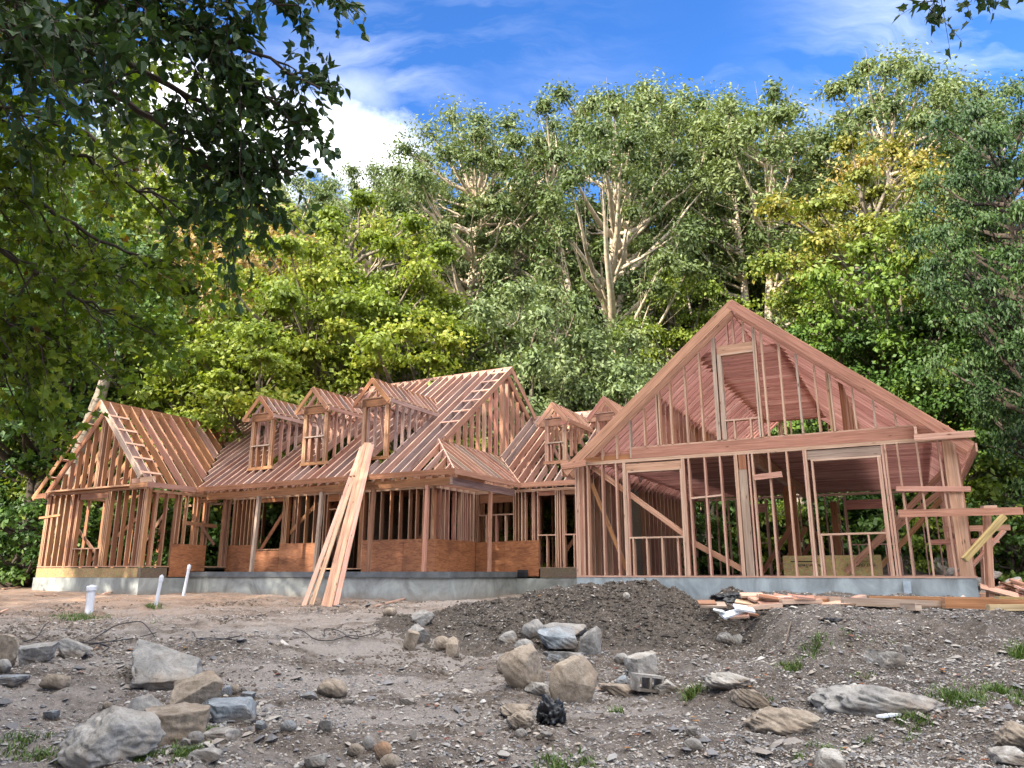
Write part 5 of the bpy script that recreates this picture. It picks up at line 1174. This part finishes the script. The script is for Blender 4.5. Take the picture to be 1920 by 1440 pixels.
# ------------------------------------------------------------------ gravel, pebbles and rubble
def scatter(n, seed, dens, size, flat, mats_t, name, mat, emb=.35, big=1.0, near=False):
    rng = np.random.default_rng(seed); y = 6.2 + (rng.random(n) ** dens) * 12.2; x = (rng.random(n) * 2 - 1) * (y * .70 + .4)
    keep = np.ones(n, bool)
    cl = fbm(x * .5 + 3, y * .8, 71, 3); w_ = sstep(-.2, .3, cl) * .75 + .10 + .6 * sstep(2.5, 4.0, x) + .5 * sstep(1.5, -1.5, y - 8.5)
    keep &= rng.random(n) < np.clip(w_ / 1.2, 0, 1)
    if near: keep &= rng.random(n) < np.clip(sstep(1.5, 4.2, x + (9 - y) * .35) + sstep(9.0, 7.0, y) * .6 * sstep(-.2, .2, cl + .1), 0, 1)
    x, y = x[keep], y[keep]; n = len(x); z = ground_z(x, y)
    s = size[0] * (size[1] / size[0]) ** (rng.random(n) ** big)
    base = np.array([[1, 0, 0], [.31, .95, 0], [-.8, .58, 0], [-.8, -.58, 0], [.31, -.95, 0], [.25, .1, .8], [-.35, -.2, .75], [0, 0, -.6]])
    fcs = np.array([[0, 1, 5], [1, 6, 5], [1, 2, 6], [2, 3, 6], [3, 4, 6], [4, 5, 6], [4, 0, 5], [1, 0, 7], [2, 1, 7], [3, 2, 7], [4, 3, 7], [0, 4, 7]])
    P = base[None] * (1 + (rng.random((n, 8, 3)) - .5) * .7) * np.stack([s, s * (.55 + .45 * rng.random(n)), s * flat * (.6 + .8 * rng.random(n))], 1)[:, None, :] * .5
    a = rng.random(n) * 6.28; c, sn = np.cos(a), np.sin(a); tl = rng.normal(size=n) * .3
    X = P[..., 0] * c[:, None] - P[..., 1] * sn[:, None]; Y = P[..., 0] * sn[:, None] + P[..., 1] * c[:, None]; Z = P[..., 2] + X * tl[:, None]
    V = np.stack([X + x[:, None], Y + y[:, None], Z + (z + s * flat * .5 * (1 - emb) * .6)[:, None]], 2).reshape(-1, 3)
    Fc = (fcs[None] + (np.arange(n) * 8)[:, None, None]).reshape(-1, 3); tone = np.repeat(rng.random(n), 12)
    return tag(add(name, np_mesh(name, V, Fc, False, {'tone': ('FACE', tone)}), mat), 'loose gravel and small stones strewn over the muddy yard', 'gravel', kind='stuff')
m, nt, p = new_mat('gravel_stones'); at = N(nt, 'ShaderNodeAttribute', attribute_name='tone')
cc = ramp(nt, at.outputs['Fac'], [(0, (.10, .10, .105)), (.25, (.17, .165, .17)), (.45, (.22, .19, .165)), (.62, (.27, .265, .26)), (.8, (.33, .29, .25)), (.94, (.38, .36, .33)), (.98, (.48, .46, .43)), (1, (.24, .15, .10))], 'LINEAR')
tc = N(nt, 'ShaderNodeTexCoord'); n2 = N(nt, 'ShaderNodeTexNoise', ins={2: 60, 3: 3.0}); LK(nt, tc.outputs['Object'], n2.inputs[0])
LK(nt, mixc(nt, .5, cc, mixc(nt, 1.0, cc, mixc(nt, n2.outputs[0], (.5, .5, .5), (1.4, 1.35, 1.3)), 'MULTIPLY')), p.inputs['Base Color']); p.inputs['Roughness'].default_value = .8
GRM = m
scatter(90000, 1, 1.2, (.014, .05), .6, None, 'gravel', GRM, big=1.6); scatter(16000, 2, 1.15, (.03, .09), .55, None, 'gravel', GRM, big=2.2); scatter(110000, 4, 1.0, (.012, .034), .6, None, 'gravel', GRM, big=1.3, near=True); scatter(1300, 3, 1.1, (.07, .19), .45, None, 'rubble', GRM, big=1.8)
# clods of earth
def clods(n, seed, box, size, mnd, rocks=False):
    rng = np.random.default_rng(seed); x = rng.uniform(box[0], box[1], n); y = rng.uniform(box[2], box[3], n)
    if rocks:
        q = np.array(ROCKS)[rng.integers(0, len(ROCKS), n)]; t = rng.random(n) * 6.28; k = .78 + np.abs(rng.normal(size=n)) * .28; x = q[:, 0] + np.cos(t) * q[:, 2] * k; y = q[:, 1] + np.sin(t) * q[:, 3] * k
    kp = np.ones(n, bool) if rocks else (g_mound(x, y) > .06) if mnd else (rng.random(n) < np.clip(sstep(-.05, .3, fbm(x * .7 + 20, y * 1.0, 91, 3)) + .5 * np.exp(-((x - 1.2) / 2.5) ** 2 - ((y - 10.5) / 2.5) ** 2) + .35 * np.exp(-((x + 4.4) / 1.2) ** 2 - ((y - 11.2) / 1.2) ** 2), 0, 1))
    x, y = x[kp], y[kp]; n = len(x); z = ground_z(x, y); s = size[0] * (size[1] / size[0]) ** (rng.random(n) ** 2.2)
    base = np.array([[1, 0, 0], [.31, .95, 0], [-.8, .58, 0], [-.8, -.58, 0], [.31, -.95, 0], [.5, .3, .7], [-.4, .3, .85], [0, -.5, .75], [0, 0, 1.0]])
    fcs = np.array([[0, 1, 5], [1, 6, 5], [1, 2, 6], [2, 3, 6], [3, 7, 6], [3, 4, 7], [4, 0, 7], [0, 5, 7], [5, 6, 8], [6, 7, 8], [7, 5, 8]])
    P = base[None] * (1 + (rng.random((n, 9, 3)) - .5) * .8) * np.stack([s, s * .9, s * .6], 1)[:, None, :] * .5; a = rng.random(n) * 6.28; c, sn = np.cos(a)[:, None], np.sin(a)[:, None]
    V = np.stack([P[..., 0] * c - P[..., 1] * sn + x[:, None], P[..., 0] * sn + P[..., 1] * c + y[:, None], P[..., 2] + z[:, None] - s[:, None] * .08], 2).reshape(-1, 3)
    tag(add('earth_clods', np_mesh('earth_clods', V, (fcs[None] + (np.arange(n) * 9)[:, None, None]).reshape(-1, 3)), MND if mnd else CLODM), 'lumps of dark earth strewn over the mound' if mnd else 'lumps of brown earth strewn over the yard', 'earth clods', kind='stuff')
CLODM = plain('brown_clods', (.085, .067, .054), .95, .2, 12, .4, .01)
clods(7000, 7, (0, 1, 0, 1), (.015, .07), False, True); clods(26000, 5, (-3, 5.8, 12.2, 17.2), (.02, .13), True); clods(90000, 6, (-11, 9, 6.3, 20), (.015, .10), False)
# fallen leaves
rng = np.random.default_rng(9); n = 260; y = 6.5 + rng.random(n) ** 1.4 * 9; x = (rng.random(n) * 2 - 1) * y * .7; kp = rng.random(n) < .3 + .7 * sstep(0, 3, x); x, y = x[kp], y[kp]; n = len(x); z = ground_z(x, y) + .02
a = rng.random(n) * 6.28; s = .03 + .035 * rng.random(n); t_ = rng.normal(size=(n, 2)) * .35
c4 = np.stack([np.stack([np.cos(a + k) * s * q_, np.sin(a + k) * s * q_], 1) for k, q_ in ((0, 1), (1.4, .6), (3.1, .8), (4.8, .6))], 1)
V = np.concatenate([c4 + np.stack([x, y], 1)[:, None], (z[:, None] + np.abs(c4[..., 0] * t_[:, :1]) + .01 * (np.arange(4) % 2))[..., None]], 2).reshape(-1, 3)
tag(add('fallen_leaves', np_mesh('fallen_leaves', V, np.arange(n * 4).reshape(n, 4), False, {'tone': ('FACE', rng.random(n))}), FALLM), 'red and orange fallen leaves scattered on the gravel', 'leaves', kind='stuff')

# ------------------------------------------------------------------ grass tufts
def tuft(px, py, w_, h_, n, label, wm=None):
    rng = np.random.default_rng(int(px * 3 + py)); c = on_ground(px, py); s = c.y / 1442; Rx = w_ * s / 2; hh = h_ * s * .72
    bx_ = rng.normal(size=n) * Rx * .5; by = rng.normal(size=n) * Rx * .4; kq = fbm(bx_ * 9 + px, by * 9, 3, 2) > -.12; n = int(kq.sum()); bx_, by = bx_[kq], by[kq]; gx, gy = c.x + bx_, c.y + by; g0 = ground_z(gx, gy)
    a = rng.random(n) * 6.28; ln = hh * (.25 + 1.0 * rng.random(n) ** 1.5); out_ = ln * (.2 + .7 * rng.random(n)); wd = .004 + .004 * rng.random(n)
    V = []; dx, dy = np.cos(a), np.sin(a)
    for t, k in ((0, 1), (.5, .8), (1, .1)):
        cx = gx + dx * out_ * t ** 1.5; cy_ = gy + dy * out_ * t ** 1.5; cz = g0 + ln * (t - .3 * t * t) - .01
        V.append(np.stack([cx - dy * wd * k, cy_ + dx * wd * k, cz], 1)); V.append(np.stack([cx + dy * wd * k, cy_ - dx * wd * k, cz], 1))
    V = np.stack(V, 1).reshape(-1, 3) - np.array([c.x, c.y, c.z]); b = (np.arange(n) * 6)[:, None]
    F_ = np.concatenate([b + [0, 1, 3, 2], b + [2, 3, 5, 4]]); tone = np.tile(rng.random(n), 2)
    o = add('grass_tuft', np_mesh('grass_tuft', V, F_, False, {'tone': ('FACE', tone)}), GRASSM); o.location = c; return tag(o, label, 'grass', kind='stuff')
for a in [(150, 1160, 95, 18, 900, 'grass clump by the leftmost white pipe'), (288, 1140, 34, 16, 350, 'grass at the foot of the middle white pipe'), (290, 1168, 30, 8, 120, 'thin grass patch below the middle pipe'),
          (400, 1375, 55, 22, 380, 'grass right of the squared gritty block'), (350, 1412, 95, 26, 650, 'grass around the white pointed slab'), (275, 1425, 55, 30, 300, 'grass beside the big pitted boulder'), (40, 1400, 130, 28, 600, 'thin grass at the bottom left'), (80, 1420, 100, 26, 420, 'grass left of the big pitted boulder'),
          (1300, 1300, 52, 34, 360, 'grass on the small gravel mound'), (1155, 1337, 26, 22, 100, 'small tuft right of the upright boulder'), (1065, 1432, 95, 30, 700, 'grass at the bottom under the black bag'), (1480, 1255, 50, 22, 380, 'grass under the broken bank'), (1530, 1210, 60, 22, 300, 'weeds on the bank crest'), (1620, 1270, 40, 18, 160, 'weeds below the whitish block'), (1590, 1200, 60, 12, 160, 'thin weeds on the bank'), (1660, 1205, 40, 10, 120, 'thin weeds on the upper bank'),
          (1800, 1312, 100, 28, 900, 'bright grass on the right gravel'), (1880, 1300, 90, 26, 700, 'bright grass toward the right edge'), (1915, 1235, 60, 44, 600, 'grass at the right edge of the bank'), (1920, 1325, 40, 30, 260, 'grass at the right edge below'), (1710, 1360, 60, 34, 420, 'grass at the end of the longest flat rock'), (1695, 1395, 40, 26, 160, 'weed below the longest flat rock'), (1550, 1410, 46, 24, 240, 'grass above the pale broken rock'), (1500, 1425, 30, 24, 90, 'small weed at the bottom right'), (1625, 1395, 30, 14, 90, 'small weed in the lower gravel'), (1440, 1320, 30, 14, 60, 'thin weed by the hollow'), (1210, 1270, 20, 10, 30, 'thin weed by the block')]:
    tuft(*a)

# ------------------------------------------------------------------ pipes, wire, cloth
for px, top_, bot, r, lean, lab in ((167, 1098, 1146, .085, -.03, 'short capped white pipe standing in the grass, leftmost of the three pipes'), (292, 1079, 1135, .042, .10, 'middle one of the three white pipes, leaning slightly'), (347, 1059, 1101, .040, .10, 'white pipe with rounded cap nearest the porch slab')):
    b = on_ground(px, bot) if px < 300 else at_depth(px, bot, 22.0)
    hgt = at_depth(px, top_, b.y).z - b.z; o = empty('vent_pipe', (b.x, b.y, b.z)); o.rotation_euler = (0, lean, 0); tag(o, lab, 'pipe', 'white pipes in the yard')
    v, f = tube([[0, 0, -.3], [0, 0, hgt * .9], [0, 0, hgt * .93]], [r, r, r], 20); add('pipe', np_mesh('pipe', v, f, True), PVC, o)
    prof = [(r * 1.22, hgt * .80), (r * 1.25, hgt * .82), (r * 1.25, hgt * .95), (r * 1.1, hgt), (.4 * r, hgt * 1.005), (.38 * r, hgt * 1.03), (.01, hgt * 1.035)]
    v, f = tube([[0, 0, z_] for _, z_ in prof], [a_ for a_, _ in prof], 20); add('cap', np_mesh('cap', v, f, False), PVC, o)
def wire(pts, r, label, group=None):
    P_ = [on_ground(a, b) + Vector((0, 0, c)) for a, b, c in pts]; P_ = np.array([p_[:] for p_ in P_])
    t = np.arange(len(P_)); tt = np.linspace(0, len(P_) - 1, len(P_) * 6)
    S_ = []
    for q in tt:
        i = min(int(q), len(P_) - 2); fq = q - i; p0, p1, p2, p3 = P_[max(i - 1, 0)], P_[i], P_[i + 1], P_[min(i + 2, len(P_) - 1)]
        S_.append(.5 * ((2 * p1) + (-p0 + p2) * fq + (2 * p0 - 5 * p1 + 4 * p2 - p3) * fq ** 2 + (-p0 + 3 * p1 - 3 * p2 + p3) * fq ** 3))
    v, f = tube(S_, [r] * len(S_), 6); return tag(add('wire', np_mesh('wire', v, f, True), WIRE), label, 'wire', group)
wire([(42, 1206, .0), (68, 1201, .05), (80, 1190, .12), (91, 1182, .15)], .009, 'single dark wire sticking up over the left slab', 'black wires')
wire([(148, 1215, .02), (175, 1206, .04), (212, 1196, .15), (240, 1186, .16), (265, 1184, .12), (290, 1197, .02)], .009, 'black wire arching up from the coil left of the tilted boulder', 'black wires')
wire([(150, 1212, .02), (190, 1211, .05), (240, 1209, .07), (292, 1192, .03)], .008, 'black wire running right from the left coil', 'black wires')
wire([(150, 1220, .02), (175, 1216, .04), (200, 1216, .02), (202, 1222, .02), (192, 1228, .02)], .008, 'short hooked black wire below the left coil', 'black wires')
wire([(148, 1208, .02), (190, 1212, .04), (230, 1201, .05)], .007, 'thin black strand in the left coil', 'black wires')
wire([(350, 1192, .02), (362, 1191, .05), (370, 1203, .04), (410, 1207, .04), (452, 1200, .06)], .008, 'black wire lying right of the dirt ridge', 'black wires')
wire([(370, 1202, .03), (400, 1204, .05), (440, 1208, .04), (462, 1206, .02)], .008, 'black wire doubled back right of the dirt ridge', 'black wires')
wire([(551, 1180, .02), (570, 1190, .05), (590, 1204, .04), (620, 1207, .04), (655, 1200, .05), (680, 1198, .04), (710, 1196, .1), (708, 1188, .15)], .008, 'black wire tangled behind the middle stone', 'black wires')
wire([(608, 1196, .02), (610, 1188, .08), (635, 1190, .06), (655, 1202, .05), (672, 1204, .05), (668, 1196, .06)], .008, 'looped black wire in the middle tangle', 'black wires')
def crumple(name, c, sx, sy, sz, seed, label):
    global ICO
    v = ICO[0].copy(); x, y, z = v.T
    n_ = fbm(x * 2.2 + seed, y * 2.2 + z * 2, seed, 4); rdg = 1 - np.abs(fbm(x * 3 + 5, y * 3 + z * 3, seed + 9, 3)) * 2.4
    v = v * (.62 + .5 * n_ + .32 * rdg)[:, None] * np.array([sx, sy, sz]); v[:, 2] = np.maximum(v[:, 2], -.1 * sz) + .02
    o = add(name, np_mesh(name, v, ICO[1], True), BLACKP); o.location = c; return tag(o, label, 'cloth')
c = on_ground(1036, 1362); crumple('black_bag', c + Vector((0, .05, .03)), .17, .14, .24, 5, 'crumpled black cloth bag lying in front of the upright boulder')
c = at_depth(1378, 1128, 13.7); c.z = max(c.z, gz(c.x, c.y)); crumple('black_sheet', c + Vector((0, 0, -.02)), .52, .3, .17, 8, 'crumpled black sheet heaped against the garage foundation')
c = on_ground(1560, 1168); crumple('black_scrap', c, .16, .1, .05, 11, 'black plastic scrap on the bank crest')
p0 = ground_pt(1650, 1350, .03); q_ = ground_pt(1685, 1348, .03); plank(p0, q_, .07, .02, WHITEST, 'white strip lying below the longest flat rock', None, 'white_strip', cat='strip')
a = ground_pt(1470, 1222, .02); b = ground_pt(1484, 1172, .05); plank(a, b, .02, .02, RO, 'thin rusty stick on the broken bank face', None, 'rusty_stick', cat='stick')

# ------------------------------------------------------------------ branches hanging over the yard from the left
def canopy(name, seed, trunk_pts, limbs, nsec, ntw, nleaf, leaf_l, leaf_w, lobed, bark, mat, label, seclen=(.7, 1.5), hang=.25):
    rng = np.random.default_rng(seed); parts = []; LP, LD = [], []
    tp = np.array(trunk_pts, float); parts.append(tube(tp, np.linspace(.24, .14, len(tp)), 12))
    def wob(p, amp): p = p.copy(); p[1:-1] += rng.normal(size=(len(p) - 2, 3)) * amp; return p
    for lp in limbs:
        lp = np.array([list(at_depth(*q)) for q in lp]); st = tp[np.argmin(np.linalg.norm(tp - lp[0], axis=1))]
        lp = np.concatenate([[st], lp]); t = np.linspace(0, len(lp) - 1, 26); L = np.stack([np.interp(t, np.arange(len(lp)), lp[:, i]) for i in range(3)], 1)
        L = wob(L, .025); parts.append(tube(L, np.linspace(.045, .007, len(L)), 6))
        dirL = L[-1] - L[0]; dirL /= np.linalg.norm(dirL); i0 = 6
        for s_ in range(nsec):
            i = i0 + int((len(L) - 1 - i0) * ((s_ + rng.random() * .8) / nsec)); q = L[min(i, len(L) - 1)]
            d = dirL * .55 + rng.normal(size=3) * .55 + np.array([0, 0, -.1]); d /= np.linalg.norm(d); ln = rng.uniform(*seclen) * (1.05 - .6 * s_ / nsec)
            e = q + d * ln + np.array([0, 0, -hang * ln]); S_ = wob(bez(q, q + d * ln * .5, e, 9), .012); parts.append(tube(S_, np.linspace(.012, .003, 9), 4))
            for k in range(ntw):
                j = 2 + (k * 7) // ntw; q2 = S_[min(j, 8)] if k < ntw - 1 else S_[8]
                d2 = d * .6 + rng.normal(size=3) * .6; d2 /= np.linalg.norm(d2); l2 = rng.uniform(.15, .42); e2 = q2 + d2 * l2 + np.array([0, 0, -hang * l2]); T_ = bez(q2, q2 + d2 * l2 * .5, e2, 4); parts.append(tube(T_, np.linspace(.004, .0015, 4), 3))
                u_ = (np.arange(nleaf) + .5 + rng.random(nleaf) * .5) / nleaf; pos = np.stack([np.interp(u_ * 3, np.arange(4), T_[:, i]) for i in range(3)], 1)
                LP.append(pos); LD.append(np.repeat(d2[None], nleaf, 0) * .5 + rng.normal(size=(nleaf, 3)) * .55 + np.array([0, 0, -.5 if not lobed else -.3]))
    P_ = np.concatenate(LP); Dv = np.concatenate(LD); Dv /= np.linalg.norm(Dv, axis=1)[:, None]; n = len(P_)
    nr = rng.normal(size=(n, 3)) + np.array([0, 0, .9 if lobed else .3]); nr -= Dv * np.sum(nr * Dv, 1)[:, None]; nr /= np.linalg.norm(nr, axis=1)[:, None]; sd_ = np.cross(nr, Dv)
    sz = (.65 + .6 * rng.random(n))[:, None, None]
    if lobed: out_l = np.array([(0, 0), (.12, .22), (.05, .5), (.3, .42), (.5, .52), (.62, .2), (1, 0), (.62, -.2), (.5, -.52), (.3, -.42), (.05, -.5), (.12, -.22)])
    else: out_l = np.array([(0, 0), (.12, .22), (.35, .42), (.6, .36), (.84, .14), (1.08, 0), (.84, -.14), (.6, -.36), (.35, -.42), (.12, -.22)])
    k = len(out_l); P0 = P_ + Dv * .02
    V = P0[:, None] + (Dv[:, None] * (out_l[:, 0] * leaf_l)[None, :, None] + sd_[:, None] * (out_l[:, 1] * leaf_w)[None, :, None] + nr[:, None] * (np.abs(out_l[:, 1]) * leaf_w * .35 - out_l[:, 0] ** 2 * leaf_l * .2)[None, :, None]) * sz
    r = empty(name, tuple(tp[0])); tag(r, label, 'tree'); r0 = np.array(tp[0])
    v, f = join(parts); add('trunk', np_mesh('trunk', v - r0, f, True), bark, r)
    cl_ = np.repeat(rng.random(n // nleaf + 1), nleaf)[:n]; tone = np.clip(cl_ * .6 + rng.random(n) * .45, 0, 1)
    # fold each leaf along its midrib: two halves
    h = k // 2; ia = list(range(0, h + 1)); ib = [0] + list(range(k - 1, h - 1, -1)); b = (np.arange(n) * k)[:, None]
    Fa = np.concatenate([b + np.array(ia)[None], b + np.array(ib[::-1])[None]]); me = np_mesh('crown', V.reshape(-1, 3) - r0, Fa, False, {'tone': ('FACE', np.tile(tone, 2))})
    add('crown', me, mat, r); return r
canopy('overhanging_maple', 31, [(-6.6, 5.2, -1.8), (-6.5, 5.3, 1.0), (-6.3, 5.4, 3.0), (-6.0, 5.6, 5.2)],
       [[(-200, 60, 6.0), (80, 120, 6.4), (250, 200, 6.8), (420, 280, 7.2)], [(-200, 200, 6.0), (60, 250, 6.4), (220, 330, 6.8), (400, 420, 7.3)], [(-200, 250, 6.2), (50, 360, 6.5), (180, 450, 6.8), (340, 500, 7.2)], [(-150, 400, 6.4), (20, 480, 6.6), (150, 560, 6.8), (270, 600, 7.0)],
        [(-200, -100, 6.0), (100, 20, 6.3), (300, 90, 6.7), (470, 200, 7.0)], [(-150, 500, 6.2), (0, 590, 6.4), (110, 650, 6.6)], [(-200, 100, 7.2), (150, 240, 7.6), (330, 400, 8.0), (450, 470, 8.2)], [(-150, 560, 6.6), (0, 660, 6.8), (60, 720, 6.9)], [(-200, 330, 7.4), (100, 430, 7.6), (260, 540, 7.8)], [(-200, 20, 5.0), (50, 60, 5.4), (200, 130, 5.8)], [(-200, 120, 5.6), (-20, 190, 5.8), (120, 240, 6.2)]],
       13, 9, 7, .085, .085, True, BARKD, NEARM, 'maple whose dark branches and lobed green leaves hang over the left of the yard')
canopy('overhanging_broadleaf', 37, [(-5.4, 3.2, -1.8), (-5.4, 3.3, 1.0), (-5.2, 3.4, 3.0), (-5.0, 3.6, 4.2)],
       [[(-200, -160, 4.2), (150, -120, 4.4), (350, -40, 4.6), (560, 10, 4.8)], [(-100, -150, 4.4), (200, -50, 4.6), (400, 60, 4.8), (600, 165, 5.0)], [(-100, -120, 4.6), (250, 20, 4.8), (430, 130, 5.0), (560, 230, 5.2)], [(-100, -60, 4.8), (250, 120, 5.0), (420, 230, 5.2), (555, 330, 5.3)], [(-100, -20, 5.0), (260, 200, 5.2), (400, 320, 5.3), (500, 400, 5.4)], [(-200, -200, 4.0), (200, -200, 4.3), (420, -120, 4.6), (590, -40, 4.8)], [(-200, 0, 3.8), (0, 40, 4.0), (150, 60, 4.2)]],
       12, 9, 8, .085, .07, False, BARKD, NEARL, 'broadleaf tree with dark drooping oval leaves against the sky at the upper left', seclen=(.4, .9), hang=.45)
canopy('overhanging_oak', 43, [(9.5, 2.0, -1.8), (9.3, 2.2, 3.0), (8.6, 2.6, 5.8)], [[(2400, -330, 5.4), (2050, -150, 5.3), (1850, -50, 5.2), (1735, -8, 5.2)]], 9, 6, 5, .10, .075, True, BARKD, NEARL, 'oak twig with dark lobed leaves hanging into the top right corner', seclen=(.2, .45))
